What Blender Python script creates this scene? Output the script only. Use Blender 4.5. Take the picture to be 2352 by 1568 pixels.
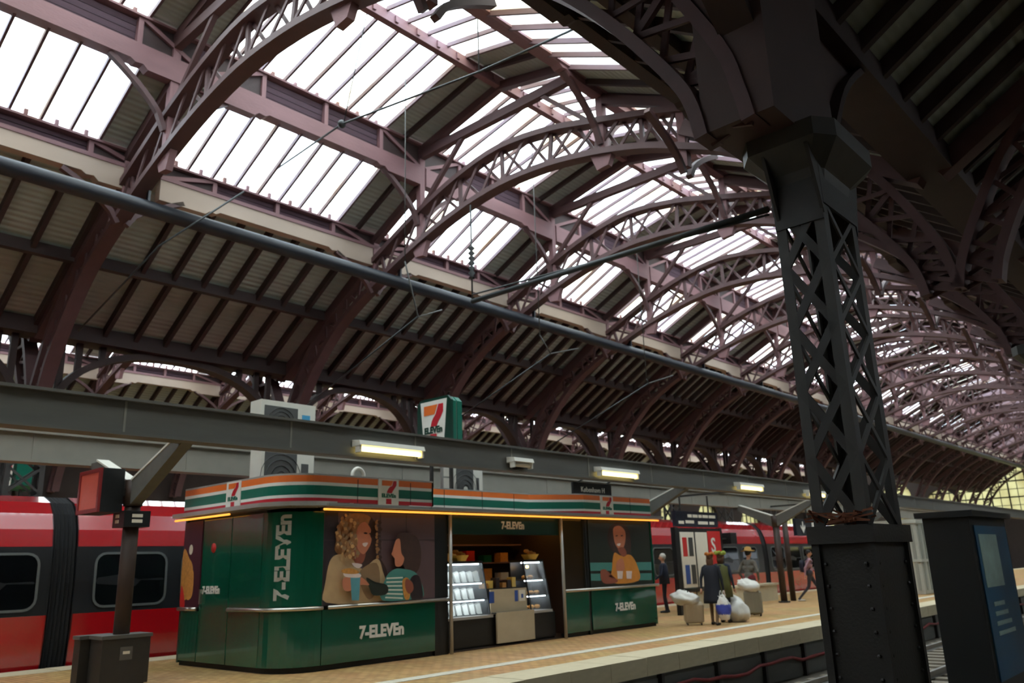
import bpy, bmesh, math, random
from mathutils import Vector, Matrix
random.seed(7)
for o in list(bpy.data.objects): bpy.data.objects.remove(o)
S = bpy.context.scene
COL = S.collection

# ------------------------------------------------------------------ camera
FPX, CX, CY = 1875.4, 1176.0, 784.0           # focal length in pixels of the 2352x1568 frame
CAMZ = 1.5
VV = Vector((950 - CX, -6000 - CY, FPX)).normalized()     # world up seen by the camera (x right, y down, z ahead)
VYD = Vector((2930 - CX, 1244 - CY, FPX))
VYD = (VYD - VV * VYD.dot(VV)).normalized()
VXD = VYD.cross(VV)
RW = Matrix((VXD, VYD, VV))                    # world = RW @ cam
cam_d = bpy.data.cameras.new('camera')
cam = bpy.data.objects.new('camera', cam_d); COL.objects.link(cam)
cr, cd, cf = RW @ Vector((1, 0, 0)), RW @ Vector((0, 1, 0)), RW @ Vector((0, 0, 1))
m = Matrix.Identity(4)
for i in range(3):
    m[i][0] = cr[i]; m[i][1] = -cd[i]; m[i][2] = -cf[i]
m[0][3], m[1][3], m[2][3] = 0, 0, CAMZ
cam.matrix_world = m
cam_d.sensor_width = 36; cam_d.sensor_fit = 'HORIZONTAL'; cam_d.lens = FPX * 36 / 2352
cam_d.clip_end = 400
cam_d.dof.use_dof = True; cam_d.dof.focus_distance = 5.0; cam_d.dof.aperture_fstop = 2.8
S.camera = cam

def ray(px, py): return RW @ Vector(((px - CX) / FPX, (py - CY) / FPX, 1))
def onx(px, py, x):
    d = ray(px, py); return Vector((0, 0, CAMZ)) + d * (x / d.x)
def ony(px, py, y):
    d = ray(px, py); return Vector((0, 0, CAMZ)) + d * (y / d.y)

# ------------------------------------------------------------------ sky, exposure
W = bpy.data.worlds.new('sky'); S.world = W; W.use_nodes = True
bg = W.node_tree.nodes['Background']
bg.inputs[0].default_value = (0.88, 0.94, 1.0, 1); bg.inputs[1].default_value = 12.0
S.view_settings.view_transform = 'Standard'; S.view_settings.look = 'None'
S.view_settings.exposure = 0.0; S.view_settings.gamma = 1.0; S.view_settings.use_curve_mapping = False

# ------------------------------------------------------------------ materials
def lin(c): return tuple(((v / 255) / 12.92 if v / 255 <= .04045 else ((v / 255 + .055) / 1.055) ** 2.4) for v in c)
M = {}
def mat(name, rgb, rough=.6, metal=0, var=.15, scale=6, bump=0, bscale=40, emit=None, es=0, stretch=None, coat=0, spec=.5):
    mt = bpy.data.materials.new(name); mt.use_nodes = True
    nt = mt.node_tree; N = nt.nodes; L = nt.links; b = N['Principled BSDF']
    c = lin(rgb)
    b.inputs['Roughness'].default_value = rough; b.inputs['Metallic'].default_value = metal
    b.inputs['Coat Weight'].default_value = coat; b.inputs['Specular IOR Level'].default_value = spec
    tc = N.new('ShaderNodeTexCoord'); mp = N.new('ShaderNodeMapping'); L.new(tc.outputs['Object'], mp.inputs[0])
    if stretch: mp.inputs['Scale'].default_value = stretch
    nz = N.new('ShaderNodeTexNoise'); nz.inputs['Scale'].default_value = scale; nz.inputs['Detail'].default_value = 5
    L.new(mp.outputs[0], nz.inputs['Vector'])
    mx = N.new('ShaderNodeMix'); mx.data_type = 'RGBA'
    mx.inputs[6].default_value = tuple(v * (1 - var) for v in c) + (1,)
    mx.inputs[7].default_value = tuple(min(1, v * (1 + var)) for v in c) + (1,)
    L.new(nz.outputs['Fac'], mx.inputs[0]); L.new(mx.outputs[2], b.inputs['Base Color'])
    if bump:
        n2 = N.new('ShaderNodeTexNoise'); n2.inputs['Scale'].default_value = bscale
        L.new(mp.outputs[0], n2.inputs['Vector'])
        bp = N.new('ShaderNodeBump'); bp.inputs['Strength'].default_value = bump; bp.inputs['Distance'].default_value = .02
        L.new(n2.outputs['Fac'], bp.inputs['Height']); L.new(bp.outputs[0], b.inputs['Normal'])
    if emit:
        b.inputs['Emission Color'].default_value = lin(emit) + (1,); b.inputs['Emission Strength'].default_value = es
    M[name] = mt
    return mt

mat('wood_pink', (126, 92, 94), .7, var=.25, scale=3, stretch=(1, .3, 1), bump=.2)
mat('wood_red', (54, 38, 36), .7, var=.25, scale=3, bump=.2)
mat('truss_red', (84, 58, 58), .6, var=.25, scale=4)
mat('louver', (100, 80, 90), .7, var=.2)
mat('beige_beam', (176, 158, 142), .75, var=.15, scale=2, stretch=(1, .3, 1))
mat('bar', (98, 74, 78), .6, var=.2)
mat('plate_dark', (74, 54, 50), .65, var=.25, scale=2)
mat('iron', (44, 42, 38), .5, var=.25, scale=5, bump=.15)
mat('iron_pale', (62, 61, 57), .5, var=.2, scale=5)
mat('pipe', (32, 35, 42), .4, metal=.0, var=.15)
mat('canopy_grey', (88, 86, 80), .6, var=.2, scale=3, stretch=(3, .4, 3))
mat('canopy_pale', (126, 122, 112), .6, var=.15, scale=3)
mat('rust', (120, 70, 45), .9, var=.5, scale=20, bump=.4)
mat('green', (14, 80, 60), .16, var=.12, scale=1.5, coat=.5)
mat('green_dark', (14, 52, 40), .3, var=.12)
mat('orange', (226, 112, 46), .4, var=.08)
mat('white', (222, 218, 208), .45, var=.05)
mat('red', (186, 34, 46), .4, var=.08)
mat('band_green', (14, 102, 82), .35, var=.08)
mat('chrome', (205, 200, 192), .28, metal=.9, var=.08)
mat('silver', (180, 178, 172), .4, metal=.5, var=.1)
mat('black', (16, 18, 18), .4, var=.2)
mat('seam', (8, 14, 12), .6, var=.1)
mat('led', (255, 190, 90), .5, emit=(255, 168, 62), es=1.5)
mat('tube', (255, 240, 190), .5, emit=(255, 232, 150), es=5.5)
mat('warm_bulb', (255, 210, 120), .5, emit=(255, 190, 90), es=14)
mat('case_fill', (235, 245, 255), .5, emit=(235, 245, 255), es=14)  # added glow that brightens the display cases
mat('train_red', (164, 12, 22), .22, var=.05, scale=2, coat=1, spec=.9)
mat('train_black', (34, 36, 38), .3, var=.1)
mat('rubber', (20, 20, 21), .75, var=.2)
mat('train_glass', (12, 15, 17), .06, var=.1, coat=.6)
mat('frame_grey', (110, 114, 112), .4, metal=.4, var=.1)
mat('concrete', (196, 182, 150), .85, var=.15, scale=4, bump=.25, bscale=60)
mat('guide_grey', (196, 190, 172), .8, var=.3, scale=9)
mat('wall_concrete', (104, 104, 98), .9, var=.25, scale=2, bump=.3)
mat('ballast', (92, 84, 72), .95, var=.5, scale=18, bump=.9, bscale=30)
mat('sleeper', (132, 122, 106), .9, var=.25, scale=8)
mat('steel_rail', (150, 146, 140), .35, metal=.8, var=.15)
mat('brick_wall', (52, 42, 37), .9, var=.25, scale=3)
mat('cable_red', (120, 22, 22), .5, var=.1)
mat('cable_dark', (40, 44, 44), .5, var=.1)
mat('ac_white', (206, 202, 190), .5, var=.08)
mat('ac_grille', (72, 72, 70), .6, var=.2)
mat('badge_blue', (70, 150, 190), .4, var=.2)
mat('beige', (186, 168, 136), .8, var=.15, scale=3)
mat('blue_label', (50, 80, 150), .6, var=.1)
mat('brown_dark', (52, 34, 22), .6, var=.3)
mat('bread', (206, 140, 66), .7, var=.35, scale=30)
mat('yellow', (232, 190, 90), .6, var=.2, scale=20)
mat('screen_red', (176, 78, 62), .4, var=.12, emit=(170, 70, 55), es=.12)
mat('frame_red', (120, 34, 34), .4, var=.1)
mat('navy', (24, 28, 40), .4, var=.1)
mat('paper', (222, 214, 196), .7, var=.08)
mat('S_red', (196, 36, 34), .5, var=.08)
mat('cabinet', (182, 182, 170), .6, var=.1)
mat('cabinet_rib', (150, 152, 142), .6, var=.1)
mat('poster_blue', (40, 96, 130), .4, var=.5, scale=1.2)
mat('poster_pale', (170, 196, 186), .4, var=.4, scale=3)
mat('loco_white', (210, 212, 220), .4, var=.08)
mat('headlight', (255, 255, 255), .4, emit=(255, 250, 255), es=8)
# print colours
mat('p_wall', (92, 70, 72), .4, var=.12, scale=1); mat('p_seam', (58, 44, 48), .4)
mat('p_dark', (44, 34, 38), .4, var=.2); mat('p_hair', (150, 104, 62), .6, var=.5, scale=14, bump=.0)
mat('p_hair_hi', (196, 150, 96), .6, var=.4, scale=16); mat('p_hair_dk', (58, 34, 26), .6, var=.4, scale=12)
mat('p_skin', (196, 120, 88), .6, var=.15, scale=5); mat('p_skin_dk', (140, 74, 54), .6, var=.15)
mat('p_coat', (190, 158, 116), .6, var=.18, scale=6); mat('p_coat_dk', (140, 110, 78), .6, var=.15)
mat('p_teal', (66, 128, 120), .6, var=.1); mat('p_pale', (206, 212, 196), .6, var=.08)
mat('p_cup', (88, 150, 160), .5, var=.2); mat('p_lip', (228, 206, 196), .5)
mat('p_green_dk', (34, 40, 32), .4, var=.25, scale=2); mat('p_orange', (206, 132, 50), .6, var=.2, scale=6)
mat('p_purple', (70, 24, 40), .5, var=.3, scale=2); mat('p_food', (196, 134, 60), .6, var=.5, scale=18)
# people
mat('skin', (196, 142, 112), .6, var=.08); mat('hair_brown', (92, 60, 38), .7, var=.3, scale=40)
mat('hair_grey', (190, 182, 170), .7, var=.2, scale=40); mat('hair_black', (30, 26, 24), .7, var=.2)
mat('coat_black', (26, 28, 38), .85, var=.25); mat('coat_navy', (30, 36, 52), .85, var=.2)
mat('grey_knit', (104, 98, 88), .9, var=.3, scale=30); mat('tan_tights', (108, 84, 58), .8, var=.2)
mat('leaf', (150, 160, 60), .8, var=.4, scale=30); mat('straw', (170, 130, 70), .9, var=.4, scale=40)
mat('flower_orange', (200, 120, 50), .8, var=.4, scale=40)
mat('maroon', (104, 26, 30), .85, var=.2); mat('olive', (92, 92, 48), .85, var=.25)
mat('shoe', (22, 20, 20), .5, var=.2); mat('jeans', (58, 56, 60), .85, var=.2)
mat('shirt_pink', (170, 130, 140), .85, var=.3, scale=14); mat('pack_navy', (26, 26, 44), .7, var=.2)
mat('bag_white', (214, 210, 200), .5, var=.08, bump=.3, bscale=12); mat('bag_blue', (58, 72, 160), .5, var=.15)
mat('case_beige', (184, 168, 140), .5, var=.1); mat('case_grey', (132, 124, 104), .5, var=.1)
mat('case_dark', (30, 44, 34), .5, var=.2); mat('sneaker', (214, 208, 198), .6, var=.1)

def glass_mat(name, tint, dirt, warm):
    mt = bpy.data.materials.new(name); mt.use_nodes = True
    nt = mt.node_tree; N = nt.nodes; L = nt.links; N.clear()
    out = N.new('ShaderNodeOutputMaterial')
    tr = N.new('ShaderNodeBsdfTransparent'); tl = N.new('ShaderNodeBsdfTranslucent'); ms = N.new('ShaderNodeMixShader')
    gl = N.new('ShaderNodeBsdfGlossy'); gl.inputs['Roughness'].default_value = .15; m2 = N.new('ShaderNodeMixShader')
    tc = N.new('ShaderNodeTexCoord'); geo = N.new('ShaderNodeNewGeometry')
    mp = N.new('ShaderNodeMapping'); mp.inputs['Scale'].default_value = (.5, 2.2, .5); L.new(geo.outputs['Position'], mp.inputs[0])
    nz = N.new('ShaderNodeTexNoise'); nz.inputs['Scale'].default_value = 1.0; nz.inputs['Detail'].default_value = 5; L.new(mp.outputs[0], nz.inputs[0])
    rp = N.new('ShaderNodeValToRGB'); rp.color_ramp.elements[0].position = .42; rp.color_ramp.elements[1].position = .68
    rp.color_ramp.elements[0].color = tint + (1,); rp.color_ramp.elements[1].color = warm + (1,)
    L.new(nz.outputs[0], rp.inputs[0]); L.new(rp.outputs[0], tr.inputs[0]); L.new(rp.outputs[0], tl.inputs[0])
    ms.inputs[0].default_value = dirt; L.new(tr.outputs[0], ms.inputs[1]); L.new(tl.outputs[0], ms.inputs[2])
    m2.inputs[0].default_value = .05; L.new(ms.outputs[0], m2.inputs[1]); L.new(gl.outputs[0], m2.inputs[2])
    L.new(m2.outputs[0], out.inputs[0]); M[name] = mt
glass_mat('roof_glass', (.82, .88, .92), .35, (.62, .58, .47))
glass_mat('window_glass', (.30, .29, .20), .3, (.24, .22, .14))
glass_mat('clear_glass', (.86, .9, .9), .04, (.8, .84, .84))

def stripes_mat(name, rgb, axis, freq, depth, var=.25):
    """planked / corrugated surface: fine relief on a single sheet"""
    mt = mat(name, rgb, .75, var=var, scale=1.5, stretch=(1, .35, 1))
    nt = mt.node_tree; N = nt.nodes; L = nt.links; b = N['Principled BSDF']
    g = N.new('ShaderNodeNewGeometry'); wv = N.new('ShaderNodeTexWave'); wv.bands_direction = axis
    wv.inputs['Scale'].default_value = freq; wv.inputs['Distortion'].default_value = 0
    L.new(g.outputs['Position'], wv.inputs[0])
    bp = N.new('ShaderNodeBump'); bp.inputs['Strength'].default_value = depth; bp.inputs['Distance'].default_value = .03
    L.new(wv.outputs['Fac'], bp.inputs['Height']); L.new(bp.outputs[0], b.inputs['Normal'])
stripes_mat('boards', (158, 164, 154), 'X', 2.6, .6)

# paving: small yellow clinker bricks
mt = mat('paving', (196, 152, 92), .8, var=.2, scale=2)
nt = mt.node_tree; N = nt.nodes; L = nt.links; b = N['Principled BSDF']
g = N.new('ShaderNodeNewGeometry'); br = N.new('ShaderNodeTexBrick'); L.new(g.outputs['Position'], br.inputs['Vector'])
br.inputs['Scale'].default_value = 1; br.inputs['Brick Width'].default_value = .22; br.inputs['Row Height'].default_value = .11
br.inputs['Mortar Size'].default_value = .008; br.inputs['Color1'].default_value = lin((206, 164, 104)) + (1,)
br.inputs['Color2'].default_value = lin((182, 138, 82)) + (1,); br.inputs['Mortar'].default_value = lin((128, 100, 66)) + (1,)
nz = N.new('ShaderNodeTexNoise'); nz.inputs['Scale'].default_value = .7; L.new(g.outputs['Position'], nz.inputs[0])
mxx = N.new('ShaderNodeMix'); mxx.data_type = 'RGBA'; mxx.blend_type = 'MULTIPLY'; mxx.inputs[0].default_value = .35
L.new(br.outputs['Color'], mxx.inputs[6]); L.new(nz.outputs['Color'], mxx.inputs[7]); L.new(mxx.outputs[2], b.inputs['Base Color'])

# ------------------------------------------------------------------ builders
def worg(o):
    v = Vector((0, 0, 0))
    while o is not None:
        v += o.location; o = o.parent
    return v
def tag(o, label=None, cat=None, group=None, kind=None):
    if label: o['label'] = label
    if cat: o['category'] = cat
    if group: o['group'] = group
    if kind: o['kind'] = kind
    return o
def link(name, data, parent=None):
    o = bpy.data.objects.new(name, data); COL.objects.link(o)
    if parent is not None:
        o.parent = parent; o.location = -worg(parent)
    return o
def empty(name, loc=(0, 0, 0), label=None, cat=None, group=None, kind=None):
    o = bpy.data.objects.new(name, None); COL.objects.link(o); o.location = loc; o.empty_display_size = .2
    return tag(o, label, cat, group, kind)
def copy_tree(o, parent=None):
    c = o.copy(); COL.objects.link(c)
    if parent is not None: c.parent = parent
    for ch in o.children: copy_tree(ch, c)
    return c

def frame(p0, p1, up=Vector((0, 0, 1))):
    x = (p1 - p0).normalized()
    if abs(x.dot(up)) > .995: up = Vector((0, 1, 0))
    y = up.cross(x).normalized(); z = x.cross(y)
    return x, y, z
_cube = {}
def cube_data(mname):
    if mname not in _cube:
        me = bpy.data.meshes.new('bar_' + mname)
        v = [(x, y, z) for x in (-.5, .5) for y in (-.5, .5) for z in (-.5, .5)]
        me.from_pydata(v, [], [(0, 1, 3, 2), (4, 6, 7, 5), (0, 4, 5, 1), (2, 3, 7, 6), (0, 2, 6, 4), (1, 5, 7, 3)])
        me.materials.append(M[mname]); _cube[mname] = me
    return _cube[mname]
def bar(name, mname, p0, p1, w, h, parent=None, up=Vector((0, 0, 1))):
    """a straight piece (shared box data) from p0 to p1, w across, h deep"""
    p0, p1 = Vector(p0), Vector(p1); x, y, z = frame(p0, p1, up)
    o = bpy.data.objects.new(name, cube_data(mname)); COL.objects.link(o)
    if parent is not None: o.parent = parent
    mm = Matrix((x * (p1 - p0).length, y * w, z * h)).transposed().to_4x4()
    mm.translation = (p0 + p1) / 2 - (worg(parent) if parent is not None else Vector((0, 0, 0)))
    o.matrix_local = mm
    return o
def block(name, mname, x0, x1, y0, y1, z0, z1, parent=None):
    return bar(name, mname, ((x0), (y0 + y1) / 2, (z0 + z1) / 2), ((x1), (y0 + y1) / 2, (z0 + z1) / 2), abs(y1 - y0), abs(z1 - z0), parent)

class MB:
    def __init__(s): s.v = []; s.f = []; s.mi = []; s.cm = 0; s.smooth = False
    def add(s, vs, fs):
        n = len(s.v); s.v += [tuple(v) for v in vs]; s.f += [tuple(i + n for i in f) for f in fs]; s.mi += [s.cm] * len(fs)
    def box(s, x0, x1, y0, y1, z0, z1):
        v = [(x, y, z) for x in (x0, x1) for y in (y0, y1) for z in (z0, z1)]
        s.add(v, [(0, 1, 3, 2), (4, 6, 7, 5), (0, 4, 5, 1), (2, 3, 7, 6), (0, 2, 6, 4), (1, 5, 7, 3)])
    def bar(s, p0, p1, w, h, up=Vector((0, 0, 1))):
        p0, p1 = Vector(p0), Vector(p1); x, y, z = frame(p0, p1, up)
        v = [p + y * (a * w / 2) + z * (b * h / 2) for p in (p0, p1) for a in (-1, 1) for b in (-1, 1)]
        s.add(v, [(0, 1, 3, 2), (4, 6, 7, 5), (0, 4, 5, 1), (2, 3, 7, 6), (0, 2, 6, 4), (1, 5, 7, 3)])
    def prism(s, pts, ext):
        """closed polygon pts (3D) extruded by vector ext"""
        n = len(pts); ext = Vector(ext); pts = [Vector(p) for p in pts]
        v = pts + [p + ext for p in pts]
        s.add(v, [tuple(range(n))[::-1], tuple(range(n, 2 * n))] + [(i, (i + 1) % n, n + (i + 1) % n, n + i) for i in range(n)])
    def tube(s, path, r, n=8, caps=True):
        path = [Vector(p) for p in path]; rs = r if isinstance(r, (list, tuple)) else [r] * len(path)
        rings = []; py = None
        for i, p in enumerate(path):
            d = (path[min(i + 1, len(path) - 1)] - path[max(i - 1, 0)]).normalized()
            if py is None:
                a = Vector((0, 0, 1)) if abs(d.z) < .9 else Vector((1, 0, 0)); y = a.cross(d).normalized()
            else:
                y = (py - d * py.dot(d)).normalized()
            py = y; z = d.cross(y)
            rings.append([p + (y * math.cos(2 * math.pi * k / n) + z * math.sin(2 * math.pi * k / n)) * rs[i] for k in range(n)])
        s.rings(rings, caps)
    def rings(s, rings, caps=True, closed=True):
        n = len(rings[0]); v = [p for r in rings for p in r]; f = []
        for i in range(len(rings) - 1):
            for k in range(n if closed else n - 1):
                f.append((i * n + k, i * n + (k + 1) % n, (i + 1) * n + (k + 1) % n, (i + 1) * n + k))
        if caps: f += [tuple(range(n))[::-1], tuple(range((len(rings) - 1) * n, len(rings) * n))]
        s.add(v, f)
    def sweep(s, path, w, h, up=Vector((0, 1, 0))):
        """rectangular section swept along path; h along the path normal, w along up"""
        path = [Vector(p) for p in path]; rr = []
        for i, p in enumerate(path):
            d = (path[min(i + 1, len(path) - 1)] - path[max(i - 1, 0)]).normalized(); nn = d.cross(up).normalized()
            rr.append([p + up * (a * w / 2) + nn * (b * h / 2) for a, b in ((-1, -1), (1, -1), (1, 1), (-1, 1))])
        s.rings(rr)
    def ball(s, c, r, nu=10, nv=7, sq=(1, 1, 1)):
        c = Vector(c); rg = []
        for j in range(1, nv):
            t = math.pi * j / nv
            rg.append([c + Vector((math.sin(t) * math.cos(2 * math.pi * k / nu) * r * sq[0], math.sin(t) * math.sin(2 * math.pi * k / nu) * r * sq[1], math.cos(t) * r * sq[2])) for k in range(nu)])
        s.rings(rg)
    def mesh(s, name, mnames):
        me = bpy.data.meshes.new(name); me.from_pydata(s.v, [], s.f)
        for a in ([mnames] if isinstance(mnames, str) else mnames): me.materials.append(M[a])
        me.polygons.foreach_set('material_index', s.mi)
        bm = bmesh.new(); bm.from_mesh(me); bmesh.ops.recalc_face_normals(bm, faces=bm.faces); bm.to_mesh(me); bm.free()
        if s.smooth: me.polygons.foreach_set('use_smooth', [True] * len(me.polygons))
        return me
    def build(s, name, mnames, parent=None):
        return link(name, s.mesh(name, mnames), parent)

def crom(pts, n):
    """Catmull-Rom through 2D points"""
    out = []; P = [pts[0]] + list(pts) + [pts[-1]]
    for i in range(1, len(P) - 2):
        for k in range(n):
            t = k / n; a, b, c, d = (Vector(q) for q in P[i - 1:i + 3])
            out.append(.5 * ((2 * b) + (c - a) * t + (2 * a - 5 * b + 4 * c - d) * t * t + (3 * b - a - 3 * c + d) * t ** 3))
    out.append(Vector(P[-2])); return out

_font_cache = {}
def text(name, s, size, mname, o, u, v, parent=None, ext=.004, align='CENTER', stretch=1.0, bold=0.0, raw=False):
    """lettering in the plane (u, v) centred on o, as a mesh"""
    cu = bpy.data.curves.new(name, 'FONT'); cu.body = s; cu.size = size; cu.align_x = align; cu.align_y = 'CENTER'
    cu.extrude = ext; cu.offset = bold; cu.resolution_u = 3
    t = bpy.data.objects.new(name, cu); COL.objects.link(t)
    dg = bpy.context.evaluated_depsgraph_get(); dg.update()
    me = bpy.data.meshes.new_from_object(t.evaluated_get(dg)); bpy.data.objects.remove(t); bpy.data.curves.remove(cu)
    u, v = Vector(u), Vector(v); nn = u.cross(v); oo = Vector(o)
    for q in me.vertices: q.co = oo + u * q.co.x * stretch + v * q.co.y + nn * q.co.z
    me.materials.clear(); me.materials.append(M[mname]); me.name = name
    return me if raw else link(name, me, parent)

# =================================================================== SETTING
# ---- ground, track beds, platforms
mb = MB(); mb.box(-46, 18, -16, 94, -1.4, -.95); fl = mb.build('floor', 'ballast'); tag(fl, 'stony brown ballast bed between the platforms', kind='structure')
def platform(name, x0, x1, label, slabs):
    root = empty(name, (x0, 0, 0), label, kind='structure')
    mb = MB(); mb.box(x0 + .75, x1 - .75, -15, 88, -.3, 0); mb.build('paving', 'paving', root)
    mb = MB(); mb.box(x0 + .12, x1 - .12, -15, 88, -.95, -.3); mb.build('platform_core', 'wall_concrete', root)
    return root
pl = platform('floor', -17.0, -8.0, 'platform of small yellow clinker pavers with pale concrete edge slabs', True)
for i in range(56):                       # edge slabs one by one
    y = -6 + i * 1.0
    for x0, x1 in ((-8.75, -8.0), (-17.0, -16.25)):
        if x0 < -10 and y > 44: continue
        block('edge_slab', 'concrete', x0, x1, y + .006, y + .994, -.28, .004 if i % 3 else .008, pl)
mb = MB(); mb.box(-8.75, -8, 50, 88, -.28, .004); mb.box(-17, -16.25, 38, 88, -.28, .004); mb.build('edge_slab_run', 'concrete', pl)
for i in range(66):                       # guide strip of pale ribbed pavers
    block('guide_paver', 'guide_grey', -9.72, -9.46, 2 + i * .55, 2 + i * .55 + .535, -.02, .006, pl)
for i in range(20):                       # panels of the platform face
    y = 3 + i * 1.9
    block('face_panel', 'wall_concrete', -8.16, -8.1, y + .04, y + 1.86, -.92, -.36, pl)
    block('face_post', 'iron', -8.14, -8.02, y - .05, y + .03, -.95, -.29, pl)
mb = MB(); mb.smooth = True
mb.tube([(-8.03, 2 + i * .5, -.56 + .05 * math.sin(i * .9) + .03 * math.sin(i * 2.3)) for i in range(80)], .035, 6)
tag(mb.build('cable', 'cable_red'), 'red cable sagging along the platform face', 'cable')
pl2 = platform('floor', -33.0, -24.0, 'far platform behind the red train', False)
block('edge_slab', 'concrete', -24.75, -24.0, -15, 88, -.28, .004, pl2)
pl3 = platform('floor', 4.5, 13.5, 'platform on the other side of the columns', False)
block('edge_slab', 'concrete', 4.5, 5.25, -15, 88, -.28, .004, pl3)

# ---- tracks: rails and sleepers
for xc, lab in ((-6.3, 'track beside the paved platform'), (-18.6, 'track under the red train'), (-22.3, 'track behind the red train'), (1.3, 'track beyond the iron columns')):
    t = empty('railway_track', (xc, 0, -.95), 'steel rails on concrete sleepers, ' + lab, 'track')
    for s in (-.74, .74):
        mb = MB(); mb.prism([(xc + s - .07, -14, -.86), (xc + s + .07, -14, -.86), (xc + s + .02, -14, -.83), (xc + s + .035, -14, -.74), (xc + s - .035, -14, -.74), (xc + s - .02, -14, -.83)], (0, 102, 0)); mb.build('rail', 'steel_rail', t)
    if xc == -6.3:
        for i in range(64): block('sleeper', 'sleeper', xc - 1.25, xc + 1.25, 4 + i * .62, 4 + i * .62 + .26, -1.0, -.86, t)
    else:
        mb = MB()
        for i in range(150): mb.box(xc - 1.25, xc + 1.25, -10 + i * .65, -10 + i * .65 + .26, -1.0, -.86)
        tag(mb.build('sleeper_run', 'sleeper', t), kind='stuff')

# ---- outer walls of the hall
mb = MB(); mb.box(15, 15.6, -16, 91, -1.2, 8.2); tag(mb.build('wall_right', 'brick_wall'), 'dark brick side wall behind the camera side', kind='structure')
mb = MB(); mb.box(-38.6, 15.6, -16.6, -16, -1.2, 14); tag(mb.build('wall_front', 'brick_wall'), 'dark brick end wall behind the viewpoint', kind='structure')
YE = 90.0
def arch_pts(xc, w, z0, z1, n=12):
    r = w / 2; rz = min(r, (z1 - z0) * .75)
    return [(xc - r, z0)] + [(xc - r * math.cos(math.pi * k / n), z1 - rz + rz * math.sin(math.pi * k / n)) for k in range(n + 1)] + [(xc + r, z0)]
win_n = 0
def arched_wall(name, label, at, ext, u0, u1, zlo, ztop, zwall, wins):
    """wall with real arched openings: at(u, z, depth) gives the point; pieces are built round each opening, then windows set in"""
    global win_n
    mb = MB(); E_ = at(0, 0, .6) - at(0, 0, 0)
    quad = lambda a0, a1, b0, b1: mb.prism([at(a0, b0, 0), at(a1, b0, 0), at(a1, b1, 0), at(a0, b1, 0)], E_)
    quad(u0, u1, -1.2, zlo); quad(u0, u1, ztop, zwall); us = u0
    for c, w, z0, z1 in wins:
        quad(us, c - w / 2, zlo, ztop)
        if z0 > zlo: quad(c - w / 2, c + w / 2, zlo, z0)
        ap = arch_pts(c, w, z0, z1)
        for p_, q_ in zip(ap[1:-2], ap[2:-1]): mb.prism([at(p_[0], p_[1], 0), at(q_[0], q_[1], 0), at(q_[0], ztop, 0), at(p_[0], ztop, 0)], E_)
        us = c + w / 2
    quad(us, u1, zlo, ztop)
    tag(mb.build(name, 'brick_wall'), label, kind='structure')
    for c, w, z0, z1 in wins:
        win_n += 1
        r = empty('window_%d' % win_n, tuple(at(c, z0, 0)), 'arched window with muntin grid in the ' + ('end' if name == 'wall_back' else 'side') + ' wall', group='arched windows', kind='structure')
        mb = MB(); mb.prism([at(a_, b_, .3) for a_, b_ in arch_pts(c, w + .04, z0 - .02, z1 + .02)], E_ * .05); mb.build('pane', 'window_glass', r)
        k = max(2, int(w / .75)); rz = min(w / 2, (z1 - z0) * .75); nrm = E_.normalized()
        for j in range(1, k):
            u = c - w / 2 + w * j / k; t = abs(u - c) / (w / 2)
            bar('muntin', 'iron', at(u, z0, .25), at(u, z1 - rz + rz * math.sqrt(max(0, 1 - t * t)), .25), .06 if j % 2 else .13, .06, r, nrm)
        for j in range(1, int((z1 - z0) / .75) + 1):
            z = z0 + j * .75
            if z > z1 - .2: break
            q = (z - (z1 - rz)) / rz; hw = w / 2 if q < 0 else w / 2 * math.sqrt(max(0, 1 - q * q))
            bar('muntin', 'iron', at(c - hw, z, .25), at(c + hw, z, .25), .06, .06 if j % 2 else .13, r)
arched_wall('wall_back', 'dark end wall of the hall pierced by arched windows', lambda u, z, d: Vector((u, YE + d, z)), .6, -38.6, 15.6, 3.2, 12.2, 14,
            [(-36.0, 2.4, 4.2, 8.4), (-32.4, 2.4, 4.0, 7.6), (-28.0, 2.9, 4.2, 8.6), (-23.8, 3.0, 4.2, 7.6), (-18.6, 7.6, 4.9, 10.3), (-9.4, 7.0, 4.9, 10.6), (3.8, 4.5, 4.4, 9)])
arched_wall('wall_left', 'dark brick side wall with arched windows beyond the far tracks', lambda u, z, d: Vector((-38 - d, u, z)), .6, -16, 91, 3.2, 8.0, 8.2,
            [(61.9, 2.2, 3.4, 6.7), (68.8, 4.2, 3.4, 6.7), (77.2, 4.2, 3.4, 6.7), (86.4, 4.2, 3.4, 6.7)])

# =================================================================== ROOF VAULTS
XC0, HALF, PITCH = -11.55, 8.8, 17.6
TY = [-16, -10.6, -5.1, .5, 6.25, 12.8, 18.1, 23.3, 28.4, 33.5, 38.6, 43.7, 48.8, 53.9, 59.0, 64.1, 69.2, 74.3, 79.5, 84.7, 89.8]
UL = [(-8.68, 5.18), (-8.58, 5.6), (-8.3, 6.2), (-7.7, 7.2), (-6.75, 8.15), (-5.85, 8.85), (-4.4, 9.55), (-2.85, 10.24), (-1.4, 10.72), (0, 10.95)]
UR = [(1.5, 10.8), (2.8, 10.47), (3.8, 10.2), (4.6, 9.96), (5.5, 9.6), (6.6, 8.9), (7.6, 7.85), (8.2, 7.0), (8.72, 6.0), (8.86, 5.5), (8.92, 5.18)]
LL = [(-8.2, 5.18), (-8.08, 5.6), (-7.72, 6.3), (-7.1, 7.1), (-6.25, 7.88), (-5.35, 8.42), (-4.2, 8.92), (-2.85, 9.42), (-1.4, 9.82), (0, 10.02)]
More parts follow.
